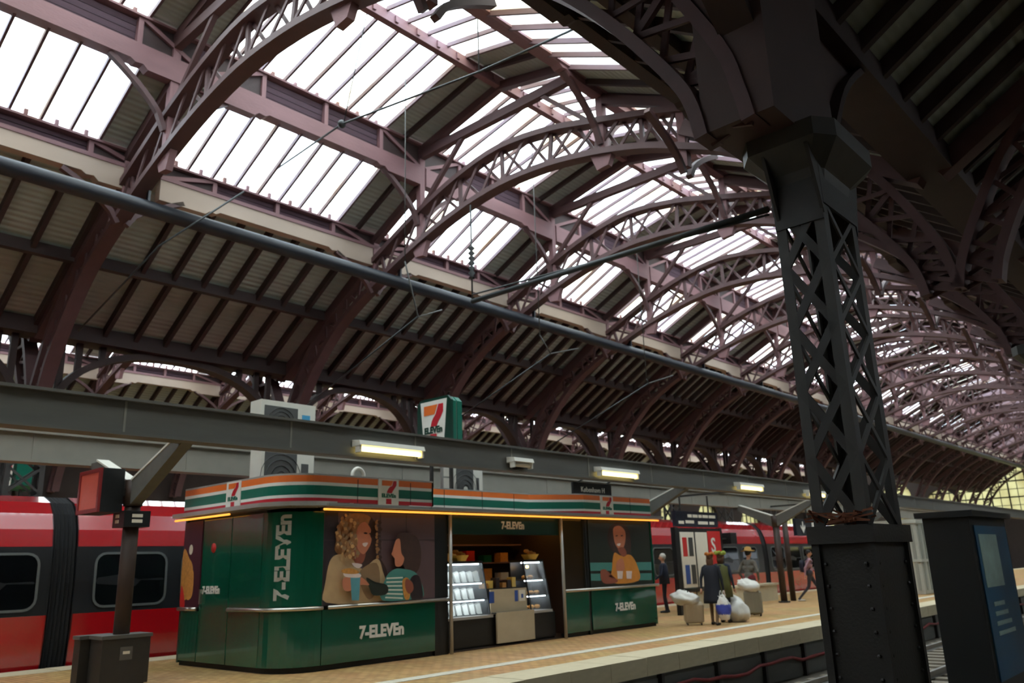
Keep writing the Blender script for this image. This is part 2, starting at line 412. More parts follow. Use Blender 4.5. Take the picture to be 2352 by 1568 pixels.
LR = [(1.4, 9.98), (2.65, 9.78), (3.8, 9.48), (4.75, 9.1), (5.6, 8.7), (6.4, 8.1), (7.15, 7.35), (7.75, 6.6), (8.25, 5.85), (8.4, 5.5), (8.46, 5.18)]
def full(prof, n): return [Vector((p.x, 0, p.y)) for p in crom(prof, n)]
UPF, LOF = full(UL + UR, 4), full(LL + LR, 4)
BY = [6.85 if y == 6.25 else y for y in TY]          # roof bays change a little beyond the first near truss

class Out:
    """emits pieces as objects of their own (near) or gathers each kind into one part (far)"""
    def __init__(s, root, detail): s.root, s.detail, s.acc = root, detail, {}
    def bar(s, name, mn, p0, p1, w, h, up=Vector((0, 0, 1)), own=False):
        if s.detail or own: return bar(name, mn, p0, p1, w, h, s.root, up)
        s.acc.setdefault((name, mn), MB()).bar(p0, p1, w, h, up)
    def done(s):
        for (n, mn), b in s.acc.items(): tag(b.build(n, mn, s.root), kind='stuff')

def make_truss(detail):
    """arched lattice truss in the plane y = 0, centred on x = 0"""
    r = empty('roof_truss', (0, 0, 0))
    for nm, P in (('upper_chord', UPF), ('lower_chord', LOF)):
        mb = MB(); mb.sweep(P, .30, .13); mb.build(nm, 'truss_red', r)
    o = Out(r, detail)
    n = len(UPF); step = 2
    for i in range(0, n - step, step):
        a, b, c, d = UPF[i], UPF[i + step], LOF[i], LOF[i + step]
        o.bar('lattice_bar', 'truss_red', a + Vector((0, .05, 0)), d + Vector((0, .05, 0)), .07, .035, Vector((0, 1, 0)))
        o.bar('lattice_bar', 'truss_red', c - Vector((0, .05, 0)), b - Vector((0, .05, 0)), .07, .035, Vector((0, 1, 0)))
    for i in range(4, n - 4, 4):
        o.bar('lattice_post', 'truss_red', UPF[i], LOF[i], .09, .06, Vector((0, 1, 0)))
    for s in (-1, 1):
        o.bar('purlin_post', 'wood_pink', (s * 2.85, 0, 9.3 if s < 0 else 9.65), (s * 2.85, 0, 12.0), .16, .16)
        o.bar('purlin_post', 'wood_pink', (s * 4.7, 0, 8.7), (s * 4.7, 0, 10.1), .16, .16)
        o.bar('principal_rafter', 'truss_red', (s * 2.95, 0, 11.95), (0, 0, 12.6), .16, .2)
        o.bar('principal_rafter', 'truss_red', (s * (4.75 if s < 0 else 5.5), 0, 10.0 if s < 0 else 9.7), (s * 2.85, 0, 10.98), .16, .2)
        o.bar('principal_rafter', 'truss_red', (s * 8.7, 0, 7.05), (s * 4.75, 0, 9.5), .3, .3)
        o.bar('strut', 'truss_red', (s * 2.85, 0, 10.3), (s * 1.2, 0, 11.85), .1, .1)
        for sy in (-1, 1):
            for zb, zt, dx in ((9.9, 11.1, 2.85), (8.55, 9.4, 4.7)):
                k = [Vector((s * dx, sy * (.1 + 1.15 * (t / 8) ** 1.0), zb + (zt - zb) * (t / 8) ** .62)) for t in range(9)]
                mb = MB(); mb.sweep(k, .12, .1, Vector((1, 0, 0))); mb.build('knee_brace', 'truss_red', r)
        fz = .12 if s < 0 else .45; mb = MB(); mb.prism([(s * 2.55, -.07, 9.3 + fz), (s * 3.1, -.07, 9.2 + fz), (s * 2.98, -.07, 8.95 + fz), (s * 2.7, -.07, 8.92 + fz)], (0, .14, 0)); mb.build('drop_finial', 'wood_pink', r)
    o.bar('collar_tie', 'truss_red', (-2.95, 0, 11.85), (2.95, 0, 11.85), .16, .22)
    o.done()
    return r

trussA = make_truss(True); trussB = make_truss(False)
usedA = usedB = False
def put_truss(x, y, detail, label, group):
    global usedA, usedB
    if detail:
        o = copy_tree(trussA) if usedA else trussA; usedA = True
    else:
        o = copy_tree(trussB) if usedB else trussB; usedB = True
    o.location = (x, y, 0); tag(o, label, 'truss', group)

def bay(xc, y0, y1, detail, label, glass='roof_glass'):
    """roof of one bay: lower boarded slopes, two louvred steps, glazing, ridge"""
    r = empty('ceiling', (xc, y0, 7), label, group='roof bays', kind='structure')
    o = Out(r, detail); V = Vector
    ym = (y0 + y1) / 2; L = y1 - y0
    for s in (-1, 1):
        X = lambda d: xc + s * d
        vis = detail and s == -1
        D1, zs1 = (4.75, 0.0) if s == -1 else (5.5, -.33)     # the lower louvred step
        # lower boarded slope in two fields, purlin between, rafters below
        o.bar('roof_boards', 'boards', (X(8.95), ym, 7.2), (X(6.75), ym, 8.58), L, .06, own=True)
        o.bar('roof_boards', 'boards', (X(6.75), ym, 8.58), (X(D1 - .05), ym, 9.85 + zs1 * 1.1), L, .06, own=True)
        o.bar('middle_purlin', 'wood_red', (X(6.75), y0, 8.38), (X(6.75), y1, 8.38), .18, .26, own=True)
        nr = 7
        for k in range(1, nr + 1):
            y = y0 + L * k / (nr + 1)
            o.bar('rafter', 'wood_red', (X(8.8), y, 7.12), (X(D1 + .05), y, 9.62 + zs1), .10, .2)
        # stepped purlin beams with deepened ends
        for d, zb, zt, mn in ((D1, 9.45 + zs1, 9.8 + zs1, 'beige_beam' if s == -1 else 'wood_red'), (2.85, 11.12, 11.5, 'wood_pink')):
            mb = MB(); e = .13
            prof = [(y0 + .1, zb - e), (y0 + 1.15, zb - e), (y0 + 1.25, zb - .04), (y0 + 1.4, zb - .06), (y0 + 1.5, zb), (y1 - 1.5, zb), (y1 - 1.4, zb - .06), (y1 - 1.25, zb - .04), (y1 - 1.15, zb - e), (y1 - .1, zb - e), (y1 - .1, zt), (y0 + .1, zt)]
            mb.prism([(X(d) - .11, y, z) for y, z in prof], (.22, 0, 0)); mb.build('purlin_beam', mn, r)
            if d > 4:
                o.bar('purlin_cap', 'wood_pink', (X(d), y0, zt + .04), (X(d), y1, zt + .04), .26, .09)
            h0, h1 = (zt + .05, 10.17 + zs1) if d > 4 else (zt, 12.08)
            ns = 3 if d > 4 else 4
            for k in range(ns):
                z = h0 + (h1 - h0) * (k + .5) / ns
                o.bar('louver_slat', 'louver', (X(d + .06), y0, z), (X(d + .06), y1, z), .025, (h1 - h0) / ns * .74, V((-s * .6, 0, 1)))
            mb2 = o.bar('backing_board', 'wood_red', (X(d + .14), y0, (h0 + h1) / 2), (X(d + .14), y1, (h0 + h1) / 2), .02, h1 - h0)
            for k in range(3):
                y = y0 + 1.35 + (L - 2.7) * k / 2
                o.bar('louver_post', 'wood_pink', (X(d - .02), y, h0 - .05), (X(d - .02), y, h1 + .03), .12, .1)
            for ya, yb in ((y0 + .1, y0 + 1.3), (y1 - 1.3, y1 - .1)):
                o.bar('end_panel', 'wood_red', (X(d), ya, (h0 + h1) / 2), (X(d), yb, (h0 + h1) / 2), .03, h1 - h0)
                a, b = (ya, yb) if ya == y0 + .1 else (yb, ya)
                o.bar('end_brace', 'wood_pink', (X(d - .05), a, h0), (X(d - .05), b, h1), .07, .09)
            o.bar('sill', 'wood_pink', (X(d), y0, h1 + .03), (X(d), y1, h1 + .03), .26, .05)
        # glazing
        for da, za, db, zb in ((D1, 10.25 + zs1, 2.9, 11.18), (2.9, 12.17, .06, 12.82)):
            g0, g1 = y0 + .12, y1 - 1.2
            n = max(3, round((g1 - g0) / .56)); w = (g1 - g0) / n
            for k in range(n):
                y = g0 + (k + .5) * w
                gm = glass if not (glass == 'boards' and s == 1 and da > 4 and (y0 > 12 or y0 < -8)) else 'roof_glass'  # near vault: boards replace panes to block light, a few stay glass
                o.bar('pane' if gm == 'roof_glass' else 'roof_board', gm, (X(da), y, za + .06), (X(db), y, zb + .06), w - .03, .012)
                o.bar('bracket', 'wood_pink', (X(da - .08), y, za - .06), (X(da - .08), y, za + .1), .07, .07)
            for k in range(n + 1):
                y = g0 + k * w
                o.bar('glazing_bar', 'bar', (X(da), y, za), (X(db), y, zb), .05, .1)
            o.bar('roof_boards', 'boards', (X(da), (g1 + y1 + .12) / 2, za + .03), (X(db), (g1 + y1 + .12) / 2, zb + .03), y1 + .12 - g1, .05, own=True)
            o.bar('rafter', 'wood_red', (X(da), (g1 + y1) / 2, za - .04), (X(db), (g1 + y1) / 2, zb - .04), .09, .16)
        o.bar('purlin_head', 'wood_pink', (X(2.98), y0, 11.3), (X(2.98), y1, 11.3), .08, .35)
    o.bar('ridge_beam', 'wood_pink', (xc, y0, 12.68), (xc, y1, 12.68), .16, .26, own=True)
    for k in range(10):
        y = y0 + L * (k + .5) / 10
        o.bar('ridge_block', 'wood_pink', (xc - .12, y, 12.68), (xc + .12, y, 12.68), .08, .16)
    o.done()

for i in range(len(TY) - 1):
    y0, y1 = BY[i], BY[i + 1]
    near = 0 <= y1 and y0 < 36
    bay(XC0, y0, y1, near, 'glazed and louvred roof bay of the vault over the kiosk platform')
    bay(XC0 - PITCH, y0, y1, False, 'glazed and louvred roof bay of the vault beyond the red train')
    bay(XC0 + PITCH, y0, y1, False, 'roof bay of the vault over the near tracks, boards added in place of panes to darken it', 'boards')
for i, y in enumerate(TY[2:], 2):
    put_truss(XC0, y, .3 < y < 30, {6.25: 'reddish arched lattice truss whose leg lands on the big dark column', 12.8: 'reddish arched lattice truss crossing behind the capital of the big column'}.get(y, 'reddish arched lattice truss under the roof of the kiosk platform'), 'trusses of the kiosk vault')
    if y < 45: put_truss(XC0 - PITCH, y, False, 'arched lattice truss of the vault beyond the red train', 'trusses of the vault behind the train')
    if 10 < y < 30: put_truss(XC0 + PITCH, y, False, 'dark arched lattice truss of the vault over the near tracks', 'trusses of the vault over the near tracks')

# ---- valley beams and longitudinal arches
XL, XR = XC0 - HALF, XC0 + HALF
for n, x in enumerate((XL, XR, XL - PITCH, XR + PITCH)):
    mb = MB(); mb.box(x - .32, x + .32, -16, 90, 7.02, 7.4); tag(mb.build('trim_%d' % (n + 1), 'wood_red'), 'dark valley beam where two vaults meet', kind='structure')
def arcade(x, y0, y1, zs, za, label, group, solid=False):
    r = empty('arcade_arch', (x, (y0 + y1) / 2, zs), label, 'arch', group)
    def zf(t): return zs + (za - zs) * (max(0, 1 - abs(t) ** 2.3)) ** .5
    ym, hw = (y0 + y1) / 2, (y1 - y0) / 2 - .32
    path = [Vector((x, ym + hw * t, zf(t))) for t in [math.sin(math.pi / 2 * k / 14) for k in range(-14, 15)]]
    mb = MB(); mb.sweep(path, .34, .16, Vector((1, 0, 0))); mb.build('arch_ring', 'wood_red', r)
    for sgn in (-1, 1):
        for t in (.62, .8, .93):
            bar('spandrel_post', 'wood_red', (x, ym + sgn * hw * t, zf(t)), (x, ym + sgn * hw * t, 7.04), .1, .14, r)
        c = [Vector((x, ym + sgn * (hw * (1.0 - .28 * math.cos(a)) ), 6.35 + .3 * math.sin(a))) for a in [math.pi * k / 8 for k in range(9)]]
    return r
for i in range(3, 14):
    arcade(XL, TY[i], TY[i + 1], 5.1, 6.97, 'red arcade arch between columns behind the train', 'arches of the column row behind the train')

# ---- iron columns
def make_column():
    r = empty('iron_column', (0, 0, 0))
    hx, hy = .22, .40
    mb = MB(); mb.box(-hx, hx, -hy, hy, -.95, 1.62); pl_ = mb.build('plinth', 'iron', r)
    mb = MB(); mb.box(-hx - .05, hx + .05, -hy - .05, hy + .05, 1.6, 1.74); mb.build('plinth_cap', 'iron', r)
    for s in (-1, 1):                      # raised edge strips of the plinth
        for t in (-1, 1):
            mb = MB(); mb.box(s * hx - .03, s * hx + .03, t * hy - .03, t * hy + .03, -.95, 1.6); mb.build('corner_strip', 'iron', pl_)
    mb = MB()
    for z in [-.6 + .17 * k for k in range(13)]:
        for s in (-1, 1):
            mb.ball((s * (hx - .06), -hy - .005, z), .018, 6, 4); mb.ball((hx + .005, s * (hy - .08), z), .018, 6, 4)
    tag(mb.build('rivets', 'iron', pl_), kind='stuff')
    for s in (-1, 1):
        for t in (-1, 1):
            mb = MB(); mb.prism([(s * hx, t * hy, 1.7), (s * (hx - .09), t * hy, 1.7), (s * (hx - .09), t * (hy - .02), 1.7), (s * (hx - .02), t * (hy - .02), 1.7), (s * (hx - .02), t * (hy - .11), 1.7), (s * hx, t * (hy - .11), 1.7)], (0, 0, 3.3)); mb.build('corner_angle', 'iron_pale', r)
    zz = [1.74 + .56 * k for k in range(6)]
    for a, b in zip(zz[:-1], zz[1:]):
        for t in (-1, 1):
            for s in (-1, 1):
                bar('lattice_bar', 'iron', (s * hx * .8, t * (hy - .01), a), (-s * hx * .8, t * (hy - .01), b), .075, .02, r, Vector((0, 1, 0)))
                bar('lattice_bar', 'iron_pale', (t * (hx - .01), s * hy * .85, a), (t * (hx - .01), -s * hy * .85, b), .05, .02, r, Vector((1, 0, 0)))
    for t in (-1, 1): block('shaft_plate', 'iron', -hx, hx, t * hy - .012, t * hy + .012, 4.35, 5.0, r)
    for t in (-1, 1): block('shaft_plate', 'iron', t * hx - .012, t * hx + .012, -hy, hy, 4.5, 5.0, r)
    mb = MB()                              # eight-sided capital
    def oct_(w, d, z): c = .3; return [Vector((x * w, y * d, z)) for x, y in ((-1, -1 + c), (-1 + c, -1), (1 - c, -1), (1, -1 + c), (1, 1 - c), (1 - c, 1), (-1 + c, 1), (-1, 1 - c))]
    mb.rings([oct_(hx, hy, 4.7), oct_(hx + .03, hy + .03, 4.85), oct_(hx + .22, hy + .22, 5.05), oct_(hx + .22, hy + .22, 5.22), oct_(hx + .16, hy + .16, 5.24)])
    mb.build('capital', 'iron_pale', r)
    mb = MB()
    for t in (-1, 1):
        for s in (-1, 1): mb.prism([(s * .2, t * hy, 4.4), (s * .2, t * (hy + .2), 5.05), (s * .2, t * hy, 5.05)], (.03, 0, 0))
    mb.build('bracket', 'iron', r)
    return r
col0 = make_column(); col0.location = (-2.56, 7.16, 0)
tag(col0, 'tall dark iron column with riveted plinth and lattice shaft beside the near track', 'column')
for i, y in enumerate(TY):
    if 0 < y < 45:
        c = copy_tree(col0); c.location = (XL, y, 0); tag(c, 'iron lattice column in the row behind the red train', 'column', 'columns behind the train')
for y in (18.1, 28.4, 38.6, -4.8):
    c = copy_tree(col0); c.location = (-2.56, y, 0); tag(c, 'iron lattice column further along the near track row', 'column', 'further columns of the near row')

# solid riveted spandrels over the near column (plates with ribs)
def spandrel(label, sgn, pts_arch):
    r = empty('spandrel_wall', (XR, 7.16, 5.2), label, 'spandrel')
    mb = MB(); x = XR + .1
    top = 9.0
    for a, b in zip(pts_arch[:-1], pts_arch[1:]):
        mb.prism([(x - .04, a[0], a[1]), (x - .04, b[0], b[1]), (x - .04, b[0], top), (x - .04, a[0], top)], (.08, 0, 0))
    mb.build('web_plate', 'plate_dark', r)
    mb = MB(); mb.sweep([Vector((x, a, b)) for a, b in pts_arch], .34, .08, Vector((1, 0, 0))); mb.build('arch_flange', 'wood_red', r)
    for k in range(1, len(pts_arch), 2):
        a = pts_arch[k]; bar('stiffener', 'plate_dark', (x - .07, a[0], a[1]), (x - .07, a[0] + sgn * .25, top), .05, .06, r, Vector((1, 0, 0)))
    return r
near_arch = crom([(6.8, 5.1), (6.45, 5.75), (5.7, 6.5), (4.4, 7.2), (2.6, 7.65), (.9, 7.8)], 4)
spandrel('dark riveted spandrel wall rising from the big column towards the near end', -1, [(p.x, p.y) for p in near_arch])
far_arch = crom([(7.5, 5.1), (7.95, 5.8), (8.6, 6.6), (9.8, 7.4), (11.2, 7.9), (12.6, 8.0)], 4)
spandrel('dark riveted spandrel wall rising from the big column towards the far end', 1, [(p.x, p.y) for p in far_arch])
mb = MB(); mb.box(XR - .32, XR + .35, 6.12, 7.55, 5.2, 9.0); tag(mb.build('pier_block', 'plate_dark'), 'dark plated pier standing on the capital of the big column', 'pier')

# ---- service pipe under the roof
mb = MB(); mb.smooth = True; mb.tube([(-15.35, -8, 8.65), (-15.35, 88, 8.65)], .165, 14); pp = mb.build('service_pipe', 'pipe')
tag(pp, 'long blue-grey service pipe slung below the roof trusses', 'pipe')
for y in TY[3:13]: bar('pipe_hanger', 'pipe', (-15.35, y + .12, 8.6), (-15.35, y + .12, 9.25), .1, .05, pp)

# =================================================================== PLATFORM CANOPY BEAMS, POLES, LAMPS
for x, lab, mn in ((-11.3, 'dark grey canopy beam running along the front of the kiosk', 'canopy_grey'), (-14.7, 'grey canopy beam running behind the kiosk', 'canopy_pale')):
    r = empty('canopy_beam', (x, 20, 3.37), lab, 'beam')
    mb = MB(); mb.box(x - .09, x + .09, -10, 70, 3.42, 3.86); mb.build('web', mn, r)
    for nm, z in (('top_flange', 3.87), ('bottom_flange', 3.40)):
        mb = MB(); mb.box(x - .16, x + .16, -10, 70, z - .02, z + .02); mb.build(nm, mn, r)
    for k in range(16): block('joint_strip', 'canopy_pale', x + .09, x + .1, 2 + k * 2.6, 2.03 + k * 2.6, 3.42, 3.85, r)

def canopy_pole(y, label, x=-13.0):
    r = empty('canopy_pole', (x, y, 0), label, 'pole', 'forked canopy poles')
    mb = MB(); mb.smooth = True; mb.tube([(x, y, 0), (x, y, 2.85)], .115, 12); mb.build('shaft', 'brown_dark', r)
    mb = MB(); mb.tube([(x, y, 0), (x, y, .05)], .2, 12); mb.build('base_plate', 'iron', r)
    for s in (-1, 1):
        mb = MB(); mb.prism([(x, y - .09, 2.7), (x + s * .12, y - .09, 2.62), (x + s * 1.72, y - .09, 3.42), (x + s * 1.3, y - .09, 3.42), (x, y - .09, 2.95)], (0, .18, 0)); mb.build('arm', 'canopy_grey', r)
        bar('arm_lit_top', 'ac_white', (x + s * .05, y, 2.985), (x + s * 1.32, y, 3.45), .2, .03, r)  # pale strip stands in for sky light on top of the arm
    mb = MB(); mb.smooth = True; mb.tube([(x, y, 2.6), (x, y, 3.0)], .14, 12); mb.build('collar', 'brown_dark', r)
    return r
canopy_pole(5.6, 'forked brown canopy pole rising behind the grey litter bin')
canopy_pole(19.6, 'forked brown canopy pole past the open end of the kiosk')
canopy_pole(28.7, 'forked brown canopy pole near the walking backpacker', -13.2)
canopy_pole(36.5, 'forked brown canopy pole far along the platform')
mb = MB(); mb.smooth = True; mb.tube([(-13.4, 29.9, 0), (-13.4, 29.9, 3.1)], .1, 10); tag(mb.build('sign_post', 'brown_dark'), 'plain brown post beside the forked pole near the backpacker', 'post')

def lamp(y0, y1, label, lit=True):
    x = -11.1
    r = empty('tube_lamp', (x, (y0 + y1) / 2, 3.5), label, 'lamp', 'tube lamps on the canopy beam')
    mb = MB(); mb.prism([(x - .1, y0, 3.66), (x + .1, y0, 3.64), (x + .13, y0, 3.56), (x - .1, y0, 3.54)], (0, y1 - y0, 0)); mb.build('housing', 'ac_white', r)
    mb = MB(); mb.smooth = True; mb.tube([(x + .04, y0 + .06, 3.5), (x + .04, y1 - .06, 3.5)], .04, 8); mb.build('tube', 'tube' if lit else 'paper', r)
    for y in (y0 + .03, y1 - .03): block('end_cap', 'ac_white', x - .02, x + .1, y - .02, y + .02, 3.44, 3.56, r)
lamp(8.4, 9.85, 'lit yellow tube lamp on the canopy beam above the curly-haired poster')
lamp(15.2, 16.75, 'lit yellow tube lamp above the dark station name sign')
lamp(21.9, 23.4, 'lit yellow tube lamp above the timetable board')
lamp(26.7, 28.1, 'lit yellow tube lamp furthest down the canopy beam')
lamp(12.25, 12.85, 'short unlit pale lamp on the canopy beam above the kiosk counter', False)

# station name sign
r = empty('station_sign', (-11.6, 15.85, 2.98), 'dark hanging sign reading København H below the beam', 'sign')
block('board', 'black', -11.8, -11.74, 15.1, 16.6, 3.04, 3.36, r)
text('lettering', 'København H', .17, 'paper', (-11.735, 15.85, 3.2), (0, 1, 0), (0, 0, 1), r)
for y in (15.3, 16.4): bar('hanger', 'iron', (-11.77, y, 3.35), (-11.4, y, 3.5), .03, .03, r)

# left pole furniture: red screen, number box, litter bins
r = empty('display_box', (-13.3, 5.3, 2.5), 'dark display box with a dull red screen fixed to the pole', 'display')
mb = MB(); mb.box(-13.75, -12.95, 5.08, 5.42, 2.5, 3.16); hs = mb.build('housing', 'black', r)
for nm, a in (('frame_side', (-13.75, -13.69, 2.5, 3.16)), ('frame_side', (-13.01, -12.95, 2.5, 3.16)), ('frame_rail', (-13.69, -13.01, 2.5, 2.56)), ('frame_rail', (-13.69, -13.01, 3.1, 3.16))):
    block(nm, 'frame_red', a[0], a[1], 5.05, 5.09, a[2], a[3], hs)
block('screen', 'screen_red', -13.69, -13.01, 5.065, 5.085, 2.56, 3.1, hs)
block('bracket', 'iron', -13.1, -12.98, 5.36, 5.56, 2.75, 2.85, r)
r = empty('number_box', (-13.0, 5.6, 2.3), 'small dark box with pale digits strapped round the brown pole', 'sign')
mb = MB(); mb.box(-13.2, -12.8, 5.4, 5.8, 2.28, 2.52); mb.build('box', 'black', r)
for i, z in enumerate((2.34, 2.42)):
    block('digit', 'paper', -12.8, -12.795, 5.52, 5.68, z, z + .05, r); block('digit', 'paper', -13.1, -12.98, 5.395, 5.4, z, z + .05, r)
def litter_bin(x0, x1, y0, y1, label):
    r = empty('litter_bin', ((x0 + x1) / 2, (y0 + y1) / 2, 0), label, 'bin')
    mb = MB(); mb.box(x0, x1, y0, y1, .04, .68); mb.build('body', 'iron', r)
    mb = MB(); mb.box(x0 - .02, x1 + .02, y0 - .02, y1 + .02, .68, .73); mb.build('lid', 'canopy_grey', r)
    mb = MB(); mb.box(x0 + .04, x1 - .04, y0 + .04, y1 - .04, 0, .05); mb.build('foot', 'black', r)
    block('plate', 'canopy_grey', x1, x1 + .008, (y0 + y1) / 2 - .09, (y0 + y1) / 2 + .09, .38, .56, r)
    block('plate_mark', 'paper', x1 + .008, x1 + .011, (y0 + y1) / 2 - .05, (y0 + y1) / 2 + .05, .46, .5, r)
litter_bin(-13.2, -12.78, 5.25, 5.95, 'dark grey litter bin with a small plate in front of the pole')
litter_bin(-13.46, -13.24, 5.12, 5.6, 'second dark litter bin tucked behind the one with the plate')

# =================================================================== KIOSK
XF, XB, YA, YB = -11.65, -15.05, 7.5, 18.1
kio = empty('kiosk', (-13.3, 12.8, 0), 'long dark green convenience kiosk with striped fascia on the platform', 'kiosk')
RC = .7
def corner(r=RC, n=10, off=0.0):
    cx_, cy_ = XF - r, YA + r
    return [(cx_ + (r + off) * math.sin(a), cy_ - (r + off) * math.cos(a)) for a in [math.pi / 2 * k / n for k in range(n + 1)]]
def ribbon(path, z0, z1, th, name, mn, parent=kio, smooth=False):
    """a wall of thickness th (inwards) along a plan path"""
    mb = MB(); mb.smooth = False; n = len(path); P = [Vector((a, b, 0)) for a, b in path]; rr = []
    for i, p in enumerate(P):
        d = (P[min(i + 1, n - 1)] - P[max(i - 1, 0)]).normalized(); q = Vector((d.y, -d.x, 0))    # outward normal (to the right of travel)
        a = p - q * th
        rr.append([(p.x, p.y, z0), (p.x, p.y, z1), (a.x, a.y, z1), (a.x, a.y, z0)])
    mb.rings([[Vector(v) for v in r] for r in rr]); return mb.build(name, mn, parent)
cor = corner()
# plinth
ribbon([(XB, YA + .06), (XF - RC, YA + .06)] + corner(off=-.06)[1:] + [(XF - .06, 10.68)], 0, .09, .1, 'plinth', 'seam')
ribbon([(XF - .06, 14.5), (XF - .06, YB)], 0, .09, .1, 'plinth', 'seam')
# end wall: poster bay, door, service panel
def endpanel(x0, x1, z0, z1, nm='wall_panel', mn='green', y=YA):
    block(nm, mn, x0 + .012, x1 - .012, y, y + .06, z0, z1, kio)
endpanel(XB, -14.35, .09, .93); endpanel(-14.35, -13.35, .09, 2.5, 'door'); endpanel(-13.35, XF - RC, .09, .93); endpanel(-13.35, XF - RC, 1.0, 2.5)
block('seam', 'seam', XB, XF - RC, YA + .05, YA + .1, .09, 2.55, kio)
block('door_handle', 'chrome', -14.28, -14.24, YA - .05, YA, 1.05, 1.3, kio)
# rounded corner and front panels
ribbon(cor, .09, .93, .06, 'corner_panel', 'green'); ribbon(cor, 1.0, 2.5, .06, 'corner_panel', 'green')
ribbon([cor[-1], (XF, 8.2)], .09, 2.5, .05, 'corner_panel', 'green')
block('wall_panel', 'green', XF - .06, XF, 8.215, 10.68, .09, .93, kio)
block('wall_panel', 'green', XF - .06, XF, 14.52, 15.35, .09, .93, kio)
block('wall_panel', 'green', XF - .06, XF, 15.45, YB, .09, .93, kio)
block('seam', 'seam', XF - .1, XF - .03, 8.15, 10.68, .09, 2.55, kio); block('seam', 'seam', XF - .1, XF - .03, 15.3, YB - .02, .09, 2.55, kio)
block('wall_panel', 'green_dark', XB, XB + .06, YA, YB, .05, 2.6, kio); block('wall_panel', 'green', XB, XF, YB - .06, YB, .05, 2.6, kio)
block('jamb', 'black', XF - .7, XF - .01, 10.68, 11.02, 0, 2.56, kio)
block('jamb', 'black', XF - .5, XF - .02, 15.35, 15.45, 0, 2.56, kio)
mb = MB(); mb.box(XB + .05, XF - .05, YA + .1, YB - .06, 2.56, 2.64); mb.build('roof', 'canopy_pale', kio)
# grab rails
def rail(path, nm='hand_rail'):
    mb = MB(); mb.smooth = True; mb.tube(path, .032, 8); mb.build(nm, 'chrome', kio)
z = .965; o = .03
rail([(XB, YA - o, z), (-14.4, YA - o, z)]); rail([(-13.3, YA - o, z), (XF - RC, YA - o, z)] + [(a, b, z) for a, b in corner(off=o)[1:]])
rail([(XF + o, 8.3, z), (XF + o, 11.0, z)]); rail([(XF + o, 14.5, z), (XF + o, YB + .1, z)])
for y in (11.05, 14.42):
    mb = MB(); mb.smooth = True; mb.tube([(XF + .04, y, 0), (XF + .04, y, 2.56)], .035, 8); mb.build('post', 'silver', kio)
# gutter ledge, led strips
gp = [(XB - .1, YA - .22), (XF - RC, YA - .22)] + corner(off=.22)[1:] + [(XF + .22, 8.3)]
ribbon(gp, 2.58, 2.65, .3, 'gutter', 'silver'); block('gutter', 'chrome', XF - .1, XF + .27, 8.1, YB + .2, 2.56, 2.62, kio)
mb = MB(); mb.smooth = True; mb.tube([(XF + .2, 8.05, 2.52), (XF + .2, YB + .05, 2.52)], .018, 8); mb.build('led_strip', 'led', kio)
mb = MB(); mb.smooth = True; mb.tube([(XB - .05, YA - .18, 2.53), (-13.15, YA - .18, 2.53)], .018, 8); mb.build('led_strip', 'led', kio)
# striped fascia
fasA = [(XB - .02, YA - .04), (XF - RC, YA - .04)] + corner(off=.04)[1:] + [(XF + .04, 10.62)]
fasB = [(-12.25, 10.62), (-12.25, 14.1), (XF + .02, 15.3), (XF + .02, YB)]
STR = [('red', .0, .065), ('white', .065, .115), ('band_green', .115, .27), ('white', .27, .325), ('orange', .325, .435)]
for path, z0, nm in ((fasA, 2.655, 'a'), (fasB, 2.63, 'b')):
    for mn, a, b in STR: ribbon(path, z0 + a, z0 + b, .05, 'fascia_stripe', mn)
ribbon([(XF + .04, 10.62), (-12.25, 10.62)], 2.655, 3.09, .04, 'fascia_end', 'white')
ribbon([(a, b) for a, b in fasA], 3.09, 3.12, .07, 'fascia_trim', 'silver'); ribbon(fasB, 3.065, 3.09, .07, 'fascia_trim', 'silver')
for y in (8.85, 10.05, 11.5, 12.6, 13.6, 16.0, 17.2):
    x = XF + .042 if y < 10.6 else (-12.248 if y < 14 else XF + .022)
    block('fascia_joint', 'seam', x, x + .003, y - .006, y + .006, 2.66, 3.06, kio)

def logo(o, u, v, w, h, parent, plate='white', depth=.02, textmat='band_green'):
    """the striped numeral sign: orange bar, red stem, lettering; a plate with bits a hair proud of it"""
    o, u, v = Vector(o), Vector(u), Vector(v); n = u.cross(v)
    def poly(nm, pts, mn, t0, t1, pr=None):
        mb = MB(); mb.prism([o + u * (a * w) + v * (b * h) + n * t0 for a, b in pts], n * (t1 - t0)); return mb.build(nm, mn, pr or parent)
    pl_ = poly('sign_plate', [(-.5, -.5), (.5, -.5), (.5, .5), (-.5, .5)], plate, 0, depth)
    e = depth + .004
    poly('numeral_bar', [(-.34, .24), (.12, .24), (.22, .44), (-.34, .44)], 'orange', depth, e, pl_)
    curve = [(.16, .24), (.24, .44), (.38, .44), (.38, .27), (.30, .17), (.20, .05), (.15, -.04), (-.10, -.04), (-.07, .05), (.0, .15), (.08, .22)]
    poly('numeral_stem', curve, 'red', depth, e, pl_)
    poly('numeral_foot', [(-.13, -.46), (.13, -.46), (.13, -.26), (-.13, -.26)], 'red', depth, e, pl_)
    text('sign_lettering', 'ELEVEn', h * .2, textmat, o + n * e - v * (h * .145), u, v, pl_, ext=.003, stretch=w / h * 1.16, bold=.004)
logo((XF + .045, 9.52, 2.87), (0, 1, 0), (0, 0, 1), .46, .46, kio)
logo((XF + .025, 16.2, 2.84), (0, 1, 0), (0, 0, 1), .5, .46, kio)
logo((-13.28, YA - .045, 2.87), (1, 0, 0), (0, 0, 1), .46, .46, kio)
